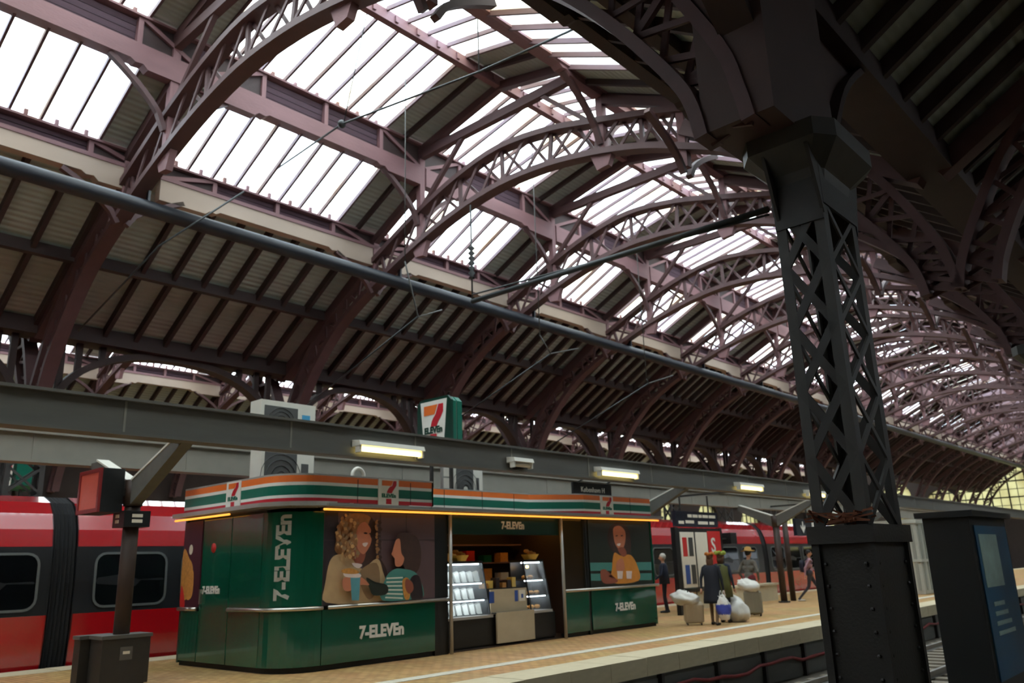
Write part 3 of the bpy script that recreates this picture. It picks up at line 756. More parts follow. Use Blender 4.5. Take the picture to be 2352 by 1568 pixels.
# lettering on the walls
text('lettering', '7-ELEVEn', .27, 'white', (XF + .003, 9.45, .52), (0, 1, 0), (0, 0, 1), kio, bold=.012, stretch=.92)
text('lettering', '7-ELEVEn', .23, 'white', (XF + .003, 16.75, .52), (0, 1, 0), (0, 0, 1), kio, bold=.01, stretch=.92)
text('lettering', '7-ELEVEn', .17, 'white', (-13.95, YA - .003, 1.28), (1, 0, 0), (0, 0, 1), kio, bold=.008, stretch=.9)
# vertical lettering wrapped on the rounded corner
me = text('lettering', '7-ELEVEn', .34, 'white', (0, 0, 0), (0, 0, 1), (-1, 0, 0), raw=True, bold=.014, ext=.004)
cxk, cyk = XF - RC, YA + RC
for q in me.vertices:
    s = -q.co.x; up_ = q.co.z; out = q.co.y
    a = math.radians(36) - s / RC
    rr_ = RC + .006 + abs(out) * .5
    q.co = Vector((cxk + rr_ * math.sin(a), cyk - rr_ * math.cos(a), 1.78 + up_ * 1.02))
link('lettering', me, kio)
mb = MB(); mb.smooth = True; mb.tube([(-13.95, YA - .004, 2.0), (-13.95, YA + .01, 2.0)], .085, 16); mb.build('round_sticker', 'S_red', kio)

# ---- poster with the two smiling people: flat print on the front
def zmap(ox, oy, k): return lambda p: (ox + p[0] / k, oy + p[1] / k)
def smooth2(pts, n=4):
    P = [Vector(p) for p in pts]; N_ = len(P); out = []
    for i in range(N_):
        a, b, c, d = P[i - 1], P[i], P[(i + 1) % N_], P[(i + 2) % N_]
        for k in range(n):
            t = k / n; out.append(.5 * ((2 * b) + (c - a) * t + (2 * a - 5 * b + 4 * c - d) * t * t + (3 * b - a - 3 * c + d) * t ** 3))
    return out
class Poster:
    def __init__(s, root, plane, clip): s.root, s.plane, s.lay, s.clip = root, plane, 0, clip
    def shape(s, name, mn, pts, conv, sm=True, lay=None):
        P = smooth2(pts) if sm else [Vector(p) for p in pts]
        s.lay += 1
        out = []
        for p in P:
            w = s.plane(*conv((p.x, p.y)))
            y0, y1, z0, z1 = s.clip
            w.y = min(max(w.y, y0), y1); w.z = min(max(w.z, z0), z1)
            out.append(w + Vector((.0006 * s.lay, 0, 0)))
        # triangulated flat print
        bm = bmesh.new(); vs = [bm.verts.new(v) for v in out]
        try: bm.faces.new(vs)
        except ValueError: pass
        bmesh.ops.triangulate(bm, faces=bm.faces)
        bmesh.ops.recalc_face_normals(bm, faces=bm.faces)
        me = bpy.data.meshes.new(name); bm.to_mesh(me); bm.free(); me.materials.append(M[mn]); link(name, me, s.root)
c2 = zmap(400, 1040, 2.9697); c3 = zmap(980, 1040, 3.1362)
pst = empty('poster', (XF, 9.4, 1.0), 'large printed poster of a curly-haired adult and a child with snacks', 'poster')
block('sheet', 'p_wall', XF - .03, XF, 8.2, 10.68, 1.0, 2.5, pst)
P = Poster(pst, lambda a, b: onx(a, b, XF + .002), (8.205, 10.67, 1.0, 2.49))
P.shape('dark_band', 'p_dark', [(940, 370), (1120, 370), (1120, 1060), (940, 1060)], c2, False)
for x in (1405, 1580): P.shape('joint_print', 'p_seam', [(x, 380), (x + 6, 380), (x + 6, 1000), (x, 1000)], c2, False)
P.shape('joint_print', 'p_seam', [(940, 590), (1790, 590), (1790, 597), (940, 597)], c2, False)
P.shape('hair_back', 'p_hair_dk', [(1290, 415), (1370, 470), (1400, 600), (1400, 700), (1450, 800), (1440, 900), (1330, 860), (1260, 700), (1230, 500)], c2)
P.shape('hair_print', 'p_hair', [(1190, 425), (1270, 412), (1340, 440), (1300, 500), (1250, 560), (1245, 700), (1215, 760), (1130, 700), (1095, 660), (1105, 590), (1100, 560), (1130, 500)], c2)
P.shape('coat_print', 'p_coat', [(1120, 690), (1200, 710), (1280, 790), (1380, 720), (1420, 800), (1440, 1010), (1035, 1020), (1030, 900), (1060, 740)], c2)
P.shape('coat_shade', 'p_coat_dk', [(1270, 800), (1380, 750), (1400, 900), (1330, 1000), (1270, 900)], c2)
P.shape('neck_print', 'p_skin_dk', [(1215, 640), (1300, 660), (1290, 740), (1240, 760)], c2)
P.shape('collar_print', 'p_lip', [(1215, 750), (1280, 760), (1260, 785), (1225, 775)], c2)
P.shape('face_print', 'p_skin', [(1255, 500), (1300, 470), (1340, 520), (1335, 560), (1345, 590), (1330, 640), (1290, 690), (1250, 650), (1240, 570)], c2)
P.shape('smile_print', 'p_lip', [(1285, 615), (1320, 612), (1305, 638), (1288, 632)], c2)
P.shape('eye_print', 'p_hair_dk', [(1290, 545), (1305, 540), (1318, 548), (1303, 553)], c2); P.shape('eye_print', 'p_hair_dk', [(1328, 548), (1336, 545), (1337, 553), (1330, 555)], c2)
random.seed(11)
curls = [(x + random.uniform(-9, 9), y + random.uniform(-9, 9)) for y in range(425, 720, 20) for x in range(1110, 1260, 20) if ((x - 1190) / 90) ** 2 + ((y - 580) / 165) ** 2 < 1 and not (x > 1235 and y > 490)]
curls += [(x + random.uniform(-6, 6), y + random.uniform(-8, 8)) for y in range(470, 720, 26) for x in (1365, 1385)]
for k, (x, y) in enumerate(curls):
    r_ = random.uniform(7, 13); t0 = random.uniform(0, 6)
    P.shape('curl_print', ('p_hair_hi', 'p_coat_dk', 'p_hair', 'p_hair')[k % 4] if x < 1300 else ('p_hair_dk', 'p_hair')[k % 2], [(x + r_ * (1 + .35 * math.sin(2 * a + t0)) * math.cos(a), y + r_ * 1.3 * math.sin(a)) for a in [2 * math.pi * i / 5 for i in range(5)]], c2)
P.shape('child_hair', 'p_hair_dk', [(1500, 570), (1560, 545), (1640, 580), (1665, 680), (1650, 790), (1590, 840), (1540, 760), (1510, 680)], c2)
P.shape('child_face', 'p_skin', [(1490, 600), (1520, 590), (1530, 680), (1550, 720), (1530, 770), (1490, 770), (1485, 720), (1462, 690), (1480, 660)], c2)
P.shape('shirt_print', 'p_teal', [(1470, 800), (1540, 790), (1640, 830), (1670, 1000), (1400, 1005), (1420, 860)], c2)
for k in range(6): P.shape('shirt_stripe', 'p_pale', [(1430 - 2 * k, 850 + k * 26), (1540, 845 + k * 28), (1540, 855 + k * 28), (1428 - 2 * k, 860 + k * 26)], c2, False)
P.shape('sleeve_print', 'p_dark', [(1590, 860), (1650, 840), (1675, 990), (1600, 1000)], c2)
P.shape('arm_print', 'p_green_dk', [(1290, 850), (1350, 880), (1430, 900), (1430, 960), (1340, 970), (1310, 920)], c2)
P.shape('hand_print', 'p_skin', [(1130, 860), (1190, 840), (1260, 850), (1310, 900), (1250, 900), (1180, 940), (1135, 930)], c2)
P.shape('cup_print', 'p_cup', [(1180, 820), (1250, 820), (1240, 1005), (1190, 1005)], c2, False)
P.shape('lid_print', 'p_lip', [(1140, 815), (1245, 825), (1240, 850), (1150, 845)], c2)
P.shape('snack_print', 'p_food', [(1120, 800), (1180, 785), (1240, 810), (1220, 825), (1140, 822)], c2)
P.shape('snack_print', 'p_food', [(1535, 870), (1580, 860), (1585, 985), (1550, 990)], c2)
P.shape('hand_print', 'p_skin_dk', [(1560, 860), (1600, 880), (1610, 930), (1580, 960), (1555, 920)], c2)

pst = empty('poster', (XF, 16.7, 1.0), 'printed poster of a person in an orange top on a dark ground', 'poster')
block('sheet', 'p_green_dk', XF - .03, XF, 15.45, 18.0, 1.0, 2.5, pst)
P = Poster(pst, lambda a, b: onx(a, b, XF + .002), (15.455, 17.995, 1.0, 2.49))
for a, b in ((790, 850), (870, 920)): P.shape('shelf_print', 'p_teal', [(1170, a), (1620, a - 5), (1620, b - 5), (1170, b)], c3, False)
P.shape('hair_print', 'p_hair_dk', [(1315, 540), (1390, 495), (1455, 550), (1470, 660), (1450, 750), (1350, 720), (1305, 640)], c3)
P.shape('top_print', 'p_orange', [(1350, 720), (1400, 740), (1470, 735), (1520, 820), (1525, 920), (1340, 935), (1335, 830)], c3)
P.shape('face_print', 'p_skin', [(1345, 540), (1390, 525), (1430, 570), (1425, 660), (1395, 700), (1360, 660), (1345, 600)], c3)
P.shape('neck_print', 'p_skin_dk', [(1375, 690), (1420, 680), (1440, 730), (1410, 745)], c3)
P.shape('smile_print', 'p_lip', [(1370, 655), (1395, 650), (1390, 668), (1375, 668)], c3)
P.shape('eye_print', 'p_hair_dk', [(1360, 595), (1374, 591), (1374, 598), (1362, 601)], c3); P.shape('eye_print', 'p_hair_dk', [(1398, 592), (1412, 592), (1410, 599), (1398, 599)], c3)
P.shape('hand_print', 'p_skin', [(1370, 780), (1410, 760), (1425, 830), (1400, 860), (1365, 840)], c3)
P.shape('hand_print', 'p_skin_dk', [(1250, 850), (1290, 840), (1300, 890), (1370, 910), (1360, 935), (1270, 935)], c3)
for x in (1370, 1435): P.shape('cup_print', 'p_lip', [(x, 850), (x + 42, 850), (x + 38, 905), (x + 4, 905)], c3, False)
pst = empty('poster', (-14.7, YA, 1.0), 'narrow dark poster with food print on the short kiosk wall', 'poster')
block('sheet', 'p_purple', XB + .01, -14.37, YA - .01, YA + .05, 1.0, 2.5, pst)
class PosterY(Poster):
    def shape(s, name, mn, pts):
        s.lay += 1; mb = MB(); mb.prism([(x, YA - .01 - .0008 * s.lay, z) for x, z in smooth2(pts)], (0, -.0006, 0)); mb.build(name, mn, s.root)
P = PosterY(pst, None, None)
P.shape('food_print', 'p_food', [(-15.03, 1.2), (-14.75, 1.15), (-14.6, 1.35), (-14.65, 1.7), (-14.8, 1.85), (-15.03, 2.0)]); P.shape('food_print', 'bread', [(-14.8, 1.15), (-14.6, 1.2), (-14.6, 1.6), (-14.75, 1.6)])
P.shape('corner_print', 'S_red', [(-15.03, 1.02), (-14.85, 1.02), (-14.95, 1.3), (-15.03, 1.35)]); P.shape('disc_print', 'paper', [(-14.75 + .07 * math.cos(a), 2.0 + .09 * math.sin(a)) for a in [math.pi / 4 * k for k in range(8)]])

# ---- service opening: header, counter, display, back wall
block('header', 'green_dark', XF - .12, XF - .02, 11.05, 14.4, 2.15, 2.5, kio)
text('lettering', '7-ELEVEn', .2, 'paper', (XF - .016, 12.9, 2.33), (0, 1, 0), (0, 0, 1), kio, bold=.008, stretch=.9)
block('back_partition', 'brown_dark', -13.9, -13.84, 10.9, 15.3, .0, 2.56, kio)
block('shop_floor', 'brown_dark', -13.9, XF - .1, 10.7, 15.4, .0, .02, kio)
block('side_partition', 'brown_dark', -13.9, XF - .1, 15.3, 15.36, 0, 2.56, kio); block('side_partition', 'black', -13.9, XF - .7, 10.66, 10.7, 0, 2.56, kio)
block('window', 'clear_glass', XF - .06, XF - .05, 14.5, 15.35, .95, 2.5, kio)
for i in range(3): block('wall_shelf', 'wood_pink', -13.84, -13.5, 11.0, 15.2, 1.2 + .4 * i, 1.23 + .4 * i, kio)
cnt = empty('sales_counter', (-12.2, 12.7, 0), 'black sales counter with pale worktop inside the kiosk opening', 'counter')
block('front_panel', 'black', XF - .5, XF - .18, 11.1, 14.35, .06, .56, cnt); block('plinth', 'seam', XF - .5, XF - .22, 11.1, 14.35, 0, .07, cnt)
block('worktop', 'silver', XF - .75, XF - .12, 11.08, 12.35, .56, .61, cnt); block('worktop', 'silver', XF - .75, XF - .12, 13.5, 14.2, .56, .61, cnt)
block('till_desk', 'black', XF - .85, XF - .3, 12.35, 13.5, .5, 1.1, cnt)
def showcase(y0, y1, label):
    r = empty('display_case', (-12.1, (y0 + y1) / 2, .61), label, 'display case')
    x0, x1 = XF - .72, XF - .16
    mb = MB(); mb.prism([(x1, y0, .62), (x1 + .01, y0, .62), (x1 - .19, y0, 1.62), (x1 - .2, y0, 1.62)], (0, y1 - y0, 0)); mb.build('front_glass', 'clear_glass', r)
    for k, zz in enumerate((.9, 1.22)):
        xx = x1 - .2 * (zz - .62)
        block('shelf', 'iron_pale', x0, xx - .02, y0 + .02, y1 - .02, zz, zz + .018, r); block('fill_strip', 'case_fill', xx - .1, xx - .05, y0 + .05, y1 - .05, zz - .018, zz, r)  # glowing strips added under the shelves to brighten the sleeves
    block('top', 'black', x0, x1 - .18, y0, y1, 1.6, 1.65, r); block('back', 'black', x0 - .02, x0, y0, y1, .61, 1.65, r)
    for y in (y0, y1): bar('corner_post', 'black', (x1, y, .62), (x1 - .2, y, 1.62), .025, .025, r)
    block('fill_strip', 'case_fill', x1 - .3, x1 - .24, y0 + .05, y1 - .05, 1.575, 1.598, r)
showcase(11.12, 12.3, 'slanted glass display case full of pale snack sleeves'); showcase(13.55, 14.2, 'slanted glass display case holding pastries beside the till')
for row, (zz, xo) in enumerate(((.63, .0), (.92, .06), (1.24, .12))):       # paper sleeves standing in rows
    for k in range(6 - row % 2):
        y = 11.22 + k * .185 + row * .04
        mb = MB(); xx = XF - .34 - xo
        mb.prism([(xx, y, zz), (xx, y + .12, zz), (xx - .1, y + .16, zz + .2), (xx - .1, y + .03, zz + .17)], (-.05, 0, .02))
        tag(mb.build('paper_sleeve', 'white'), ('white snack sleeve leaning on the bottom of the display case', 'white snack sleeve leaning on the middle shelf of the display case', 'white snack sleeve leaning on the upper shelf of the display case')[row], 'snack', 'snack sleeves in display row %s' % ('bottom', 'middle', 'upper')[row])
for k in range(8):
    zz = (.63, .92, 1.24)[k % 3]; y = 13.66 + (k // 3) * .19
    mb = MB(); mb.smooth = True; mb.ball((XF - .42, y, zz + .045), .06, 10, 6, (1, 1.3, .75)); tag(mb.build('bread_roll', 'bread'), 'small golden bread roll in the display case beside the till', 'pastry', 'bread rolls beside the till')
def basket(y, label, n):
    r = empty('food_basket', (-12.1, y, 1.65), label, 'basket')
    mb = MB(); mb.rings([[Vector((-12.1 + rr * math.cos(a), y + rr * math.sin(a), zz)) for a in [2 * math.pi * k / 12 for k in range(12)]] for rr, zz in ((.13, 1.65), (.2, 1.76), (.18, 1.76), (.12, 1.67))]); mb.build('bowl', 'yellow', r)
    for k in range(n):
        mb = MB(); mb.smooth = True; mb.ball((-12.1 + .08 * math.cos(k * 2.2), y + .09 * math.sin(k * 2.2), 1.77 + .03 * (k % 3)), .055, 8, 6, (1, 1.2, .8)); mb.build('bun', 'bread', r)
basket(11.75, 'yellow basket of buns on top of the large display case', 6); basket(13.9, 'yellow basket of buns on top of the small display case', 5)
r = empty('menu_lights', (-13.7, 11.4, 2.0), 'cluster of glowing menu lights hanging inside the kiosk', 'light')
for k in range(6): block('menu_panel', 'warm_bulb' if k % 2 == 0 else 'yellow', -13.3, -13.28, 11.25 + .13 * k, 11.34 + .13 * k, 1.9 + .05 * (k % 3), 2.05 + .04 * (k % 2), r)
block('rail', 'iron', -13.31, -13.27, 11.2, 12.1, 2.08, 2.56, r)
mb = MB(); mb.smooth = True; mb.ball((-12.15, 13.85, 1.5), .035, 8, 6); tag(mb.build('spot_bulb', 'warm_bulb'), 'small glowing bulb in the display case beside the till', 'bulb')
for i, (y, zz, mn) in enumerate([(12.45, 1.12, 'bread'), (12.6, 1.12, 'yellow'), (12.8, 1.12, 'brown_dark'), (13.0, 1.12, 'bread'), (13.15, 1.12, 'brown_dark'), (13.3, 1.12, 'yellow')]):
    mb = MB(); mb.box(XF - .6, XF - .45, y, y + .11, 1.1, 1.2 + .05 * (i % 3)); tag(mb.build('snack_box', mn), ('golden', 'yellow', 'brown', 'golden tall', 'brown low', 'yellow end')[i] + ' snack box on the till desk behind the beige panel', 'snack box', 'snack boxes on the till desk')
r = empty('counter_screen', (-11.7, 12.95, 0), 'beige two-panel board with blue notices in front of the till', 'board')
block('upper_panel', 'beige', XF - .26, XF - .23, 12.4, 13.5, .6, 1.08, r); block('lower_panel', 'beige', XF - .12, XF - .08, 12.42, 13.55, .06, .64, r)
block('hinge_rail', 'iron_pale', XF - .24, XF - .1, 12.41, 13.52, .615, .64, r)
for y0, y1, mn in ((12.36, 12.5, 'blue_label'), (13.12, 13.22, 'blue_label'), (13.25, 13.45, 'paper')): block('notice', mn, XF - .229, XF - .225, y0, y1, .82, 1.04, r)
block('notice_mark', 'blue_label', XF - .224, XF - .221, 13.32, 13.38, .88, .96, r)
for i in range(14):                      # cartons and packs on the wall shelves
    y = 11.15 + (i % 7) * .56; zz = 1.23 + .4 * (i // 7)
    mb = MB(); mb.box(-13.75, -13.55, y, y + .26, zz, zz + .16 + .05 * (i % 3))
    tag(mb.build('carton', ('green', 'bread', 'paper', 'S_red')[i % 4]), ('green', 'tan', 'pale', 'red')[i % 4] + ' carton on the ' + ('lower' if i < 7 else 'upper') + ' wall shelf inside the kiosk', 'carton', 'cartons on the kiosk wall shelves')
# real lamps of the shop ceiling
for y in (11.9, 13.4, 14.8):
    r = empty('shop_lamp', (-12.9, y, 2.5), 'small warm ceiling lamp inside the kiosk', 'lamp', 'ceiling lamps inside the kiosk')
    block('lamp_panel', 'warm_bulb', -13.0, -12.8, y - .1, y + .1, 2.535, 2.558, r)

# ---- on the kiosk roof
def ac_unit(x, y0, y1, z0, z1, label, badge):
    r = empty('air_conditioner', (x, (y0 + y1) / 2, z0), label, 'air conditioner')
    mb = MB(); mb.box(x - .36, x, y0, y1, z0 + .03, z1); r_c = mb.build('casing', 'ac_white', r)
    yg = y0 + (y1 - y0) * .66
    block('grille', 'ac_grille', x, x + .012, y0 + .07, yg, z0 + .1, z1 - .1, r_c)
    mb = MB(); mb.smooth = False; c = Vector((x + .02, (y0 + .07 + yg) / 2, (z0 + z1) / 2)); R_ = (z1 - z0) / 2 - .12
    for k in range(1, 5): mb.tube([c + Vector((0, R_ * k / 4 * math.cos(a), R_ * k / 4 * math.sin(a))) for a in [2 * math.pi * t / 20 for t in range(21)]], .006, 4)
    mb.build('fan_guard', 'iron', r_c)
    mb = MB(); mb.tube([c, c + Vector((.012, 0, 0))], .06, 12); mb.build('fan_hub', 'ac_white', r_c)
    block('badge', badge, x, x + .006, yg + .1, y1 - .12, z0 + (z1 - z0) * .5, z0 + (z1 - z0) * .75, r_c)
    for y in (y0 + .12, y1 - .12): block('foot', 'iron', x - .34, x - .02, y - .03, y + .03, z0 - .02, z0 + .04, r)
ac_unit(-12.95, 7.75, 8.85, 2.66, 3.72, 'white air conditioner standing on the kiosk roof under another unit', 'ac_grille')
ac_unit(-12.95, 7.7, 8.85, 3.76, 4.56, 'white air conditioner with blue badge stacked on top of another unit', 'badge_blue')
ac_unit(-13.1, 12.6, 13.5, 2.66, 3.75, 'white air conditioner on the kiosk roof beside the cube sign', 'ac_grille')
r = empty('service_ladder', (-12.9, 12.2, 2.64), 'pale metal ladder frame standing on the kiosk roof', 'ladder')
for y in (12.05, 12.35): bar('stile', 'silver', (-12.9, y, 2.64), (-12.9, y, 3.9), .05, .05, r)
for k in range(4): bar('rung', 'silver', (-12.9, 12.05, 2.85 + .28 * k), (-12.9, 12.35, 2.85 + .28 * k), .03, .03, r)
mb = MB(); mb.smooth = True; mb.tube([(-12.2, 9.3 + .13 * math.cos(math.pi * (1 - k / 10)), 2.95 + (0 if k in (0, 10) else .25 + .14 * math.sin(math.pi * k / 10))) for k in range(11)], .035, 8)
mb.tube([(-12.2, 9.17, 2.64), (-12.2, 9.17, 3.0)], .035, 8); tag(mb.build('vent_pipe', 'ac_white'), 'pale swan-neck vent pipe on the kiosk roof', 'pipe')

def cube_sign(x, y, zb, s, label, d=.3):
    """flat-faced lit box, its printed face towards -Y; x, y is the middle of that face"""
    r = empty('shop_sign', (x, y, zb), label, 'sign'); h = s / 2
    def shell(nm, y0, y1, k, mn):
        mb = MB(); c = .1 * s; q = h * k; zc = zb + h
        mb.prism([(x + a, y0, zc + b) for a, b in ((-q + c, -q), (q - c, -q), (q, -q + c), (q, q - c), (q - c, q), (-q + c, q), (-q, q - c), (-q, -q + c))], (0, y1 - y0, 0)); return mb.build(nm, mn, r)
    shell('case', y + .05 * s, y + d * s, .97, 'band_green'); shell('rim', y, y + .06 * s, 1.0, 'green_dark')
    shell('seam_strip', y + d * s, y + d * s + .03, .94, 'canopy_pale'); shell('rear_case', y + d * s + .03, y + d * s + .16 * s, .97, 'band_green')
    o_ = Vector((x, y - .002, zb + h)); w, hh = s * .78, s * .88
    def poly(nm, pts, mn, t, pr=None):
        mb = MB(); mb.prism([o_ + Vector((a * w, -t, b * hh)) for a, b in pts], (0, -.008, 0)); return mb.build(nm, mn, pr or r)
    fp = poly('face_panel', ((-.38, -.5), (.38, -.5), (.5, .5), (-.5, .5)), 'white', 0)
    poly('numeral_bar', [(-.36, .18), (.04, .18), (.16, .40), (-.36, .40)], 'orange', .008, fp)
    poly('numeral_stem', [(.09, .18), (.2, .40), (.37, .40), (.37, .22), (.3, .12), (.2, .02), (.13, -.08), (.12, -.1), (-.1, -.1), (-.06, .02), (.0, .1)], 'red', .008, fp)
    poly('numeral_foot', [(-.12, -.48), (.12, -.48), (.12, -.27), (-.12, -.27)], 'red', .008, fp)
    text('sign_lettering', 'ELEVEn', hh * .2, 'green_dark', o_ + Vector((0, -.018, -hh * .185)), (1, 0, 0), (0, 0, 1), fp, ext=.003, stretch=w / hh * 1.1, bold=.008 * s)
    return r
sg = cube_sign(-12.65, 11.6, 3.98, 1.05, 'green box sign with orange and red numeral above the kiosk', .16)
for x in (-12.95, -12.35): bar('mast', 'iron', (x, 11.8, 2.64), (x, 11.8, 4.05), .06, .06, sg)
sg2 = cube_sign(-29.2, 8.6, 4.35, 1.0, 'small distant box sign with numeral showing over the red train roof', .6)
for x in (-29.5, -28.9): bar('mast', 'iron', (x, 8.9, 0), (x, 8.9, 4.4), .08, .08, sg2)

# =================================================================== RED COMMUTER TRAIN
XT = -18.66
PR = [(1.30, -.62), (1.40, -.35), (1.46, .05), (1.50, .45), (1.52, .92), (1.515, 1.5), (1.47, 2.16), (1.41, 2.48), (1.29, 2.78), (1.06, 3.01), (.68, 3.15), (0, 3.2)]
def xprof(z):
    for (a, za), (b, zb) in zip(PR[:-1], PR[1:]):
        if za <= z <= zb: return a + (b - a) * (z - za) / (zb - za)
    return 1.0
train = empty('commuter_train', (XT, 15, -.75), 'red commuter train with black window band standing behind the kiosk', 'train')
def shell(sub, y0, y1, nm, mn, grow=0, both=True):
    mb = MB(); mb.smooth = False
    for sd in (1, -1):
        mb.rings([[Vector((XT + sd * (a + grow), y, z)) for a, z in sub] for y in (y0, y1)], caps=False, closed=False)
    return mb.build(nm, mn, train)
for (y0, y1) in ((-14, 5.98), (6.42, 15.9), (16.3, 25.9), (26.3, 35.7), (36.15, 50)):
    shell(PR[:5], y0, y1, 'lower_side', 'train_red'); shell(PR[4:7], y0, y1, 'window_band', 'train_black', -.006)
    shell(PR[6:], y0, y1, 'upper_side', 'train_red')
    for y in (y0, y1):
        mb = MB(); mb.prism([(XT + a, y, z) for a, z in PR] + [(XT - a, y, z) for a, z in PR[::-1][1:]], (0, .02 if y == y0 else -.02, 0)); mb.build('car_end', 'train_black', train)
    k = 0
    ws = [y0 + .34 + 1.76 * i for i in range(20)] if y0 > 0 else [5.78 - 1.46 - 1.76 * i for i in range(9)]
    for a in ws:
        b = a + 1.46
        if b > y1 - .1 or a < y0: continue
        def rr(m, n=4, r=.22):
            pts = []
            for cx_, cz_, a0 in ((b - r, 2.05 - r, 0), (a + r, 2.05 - r, 90), (a + r, 1.0 + r, 180), (b - r, 1.0 + r, 270)):
                for t in range(n + 1):
                    an = math.radians(a0 + 90 * t / n); pts.append((cx_ + (r - m) * math.cos(an), cz_ + (r - m) * math.sin(an)))
            return pts
        po, pi = rr(0), rr(.045)
        f_ = lambda P_, g: [Vector((XT + xprof(z) + g, y, z)) for y, z in P_]
        mb = MB(); mb.rings([f_(po, .0), f_(po, .014), f_(pi, .014), f_(pi, .0)], caps=False); wf = mb.build('window_frame', 'frame_grey', train)
        mb = MB(); mb.add(f_(pi, .004), [tuple(range(len(pi)))]); mb.build('window_pane', 'train_glass', wf)
for (y0, y1) in ((5.98, 6.42), (15.9, 16.3), (25.9, 26.3), (35.7, 36.15)):
    P_ = [(a - .05, z) for a, z in PR[:-1]] + [(0, 3.12)]
    n = 6; mb = MB()
    for k in range(n):                     # bellows folds
        a, b = y0 + (y1 - y0) * k / n, y0 + (y1 - y0) * (k + 1) / n; c = (a + b) / 2
        loop = lambda y, g: [Vector((XT + (q + g), y, z)) for q, z in P_] + [Vector((XT - (q + g), y, z)) for q, z in P_[::-1][1:]]
        mb.rings([loop(a, -.03), loop(c, .02), loop(b, -.03)], caps=False, closed=False)
    mb.build('gangway_bellows', 'rubber', train)
mb = MB(); mb.box(XT - 1.2, XT + 1.2, -14, 50, -.78, -.4); mb.build('underframe', 'black', train)
for y in [-10 + 4.9 * k for k in range(12)]:
    for s_ in (-.74, .74):
        mb = MB(); mb.tube([(XT + s_ - .06, y, -.36), (XT + s_ + .06, y, -.36)], .38, 18); mb.build('wheel', 'iron', train)

# =================================================================== BOARDS AND SIGNS ON THE PLATFORM
r = empty('timetable_board', (-13.2, 22.9, 0), 'dark framed timetable board with papers and a red panel', 'board')
for y in (21.75, 24.45): block('post', 'black', -13.27, -13.13, y - .08, y + .08, 0, 2.5, r)
block('frame', 'black', -13.25, -13.15, 21.75, 24.45, .62, 2.48, r)
block('panel', 'paper', -13.15, -13.13, 21.95, 22.75, .75, 2.36, r); block('panel', 'paper', -13.15, -13.13, 22.85, 23.55, .75, 2.36, r); block('red_panel', 'S_red', -13.15, -13.13, 23.6, 24.4, .65, 2.4, r)
text('lettering', 'S', .62, 'white', (-13.125, 23.9, 1.95), (0, 1, 0), (0, 0, 1), r, bold=.01)
for y, z, mn in ((22.05, 1.65, 'S_red'), (22.4, 1.65, 'iron_pale'), (22.1, .85, 'blue_label'), (22.45, .85, 'iron_pale')): block('notice', mn, -13.13, -13.12, y, y + .24, z, z + .55, r)
r = empty('direction_sign', (-13.2, 23.1, 2.5), 'dark hanging direction sign with pale lines above the timetable board', 'sign')
block('board', 'navy', -13.26, -13.14, 21.8, 24.35, 2.52, 2.98, r)
for k, (y, w, z) in enumerate(((22.5, .24, 2.8), (22.8, .3, 2.8), (23.15, .2, 2.8), (23.4, .34, 2.8), (23.8, .4, 2.8), (21.95, .3, 2.6), (22.35, .5, 2.62), (23.1, .6, 2.6), (23.8, .3, 2.6))): block('lettering_line', 'paper', -13.14, -13.135, y, y + w, z, z + .09, r)
for y in (22.2, 23.9): bar('hanger', 'iron', (-13.2, y, 2.97), (-13.2, y, 3.5), .04, .04, r)
bar('hanger_rail', 'iron', (-14.7, 23.1, 3.5), (-11.3, 23.1, 3.5), .06, .06, r)
r = empty('direction_sign', (-13.2, 31.4, 2.35), 'dark sign with a white arrow and a train pictogram past the poles', 'sign')
block('board', 'navy', -13.26, -13.14, 30.3, 32.7, 2.3, 2.92, r)
mb = MB(); mb.prism([(-13.135, 30.9 + a, 2.6 + b) for a, b in ((-.05, .22), (.05, .22), (.05, -.02), (.2, .1), (.2, 0), (0, -.22), (-.2, 0), (-.2, .1), (-.05, -.02))], (.005, 0, 0)); mb.build('arrow', 'white', r)
block('pictogram', 'white', -13.14, -13.13, 31.75, 32.1, 2.55, 2.8, r); block('pictogram', 'white', -13.14, -13.13, 31.65, 32.25, 2.42, 2.5, r)
bar('hanger', 'iron', (-13.2, 31.5, 2.9), (-13.2, 31.5, 3.5), .05, .05, r); bar('hanger_rail', 'iron', (-14.7, 31.5, 3.5), (-11.3, 31.5, 3.5), .06, .06, r)
r = empty('clock_box', (-13.1, 25.0, 2.2), 'small dark box on a bracket beside the red timetable panel', 'box'); block('box', 'black', -13.3, -12.95, 24.75, 25.15, 2.0, 2.35, r); block('bracket', 'iron', -13.2, -13.1, 24.45, 24.8, 2.15, 2.2, r)
r = empty('parapet', (-14.4, 28.2, 0), 'low pale parapet at the stair opening behind the suitcase', 'parapet')
mb = MB(); mb.box(-14.6, -14.3, 24.8, 30.6, 0, .55); mb.build('wall', 'concrete', r); mb = MB(); mb.box(-14.66, -14.24, 24.75, 30.65, .55, .62); mb.build('coping', 'concrete', r)
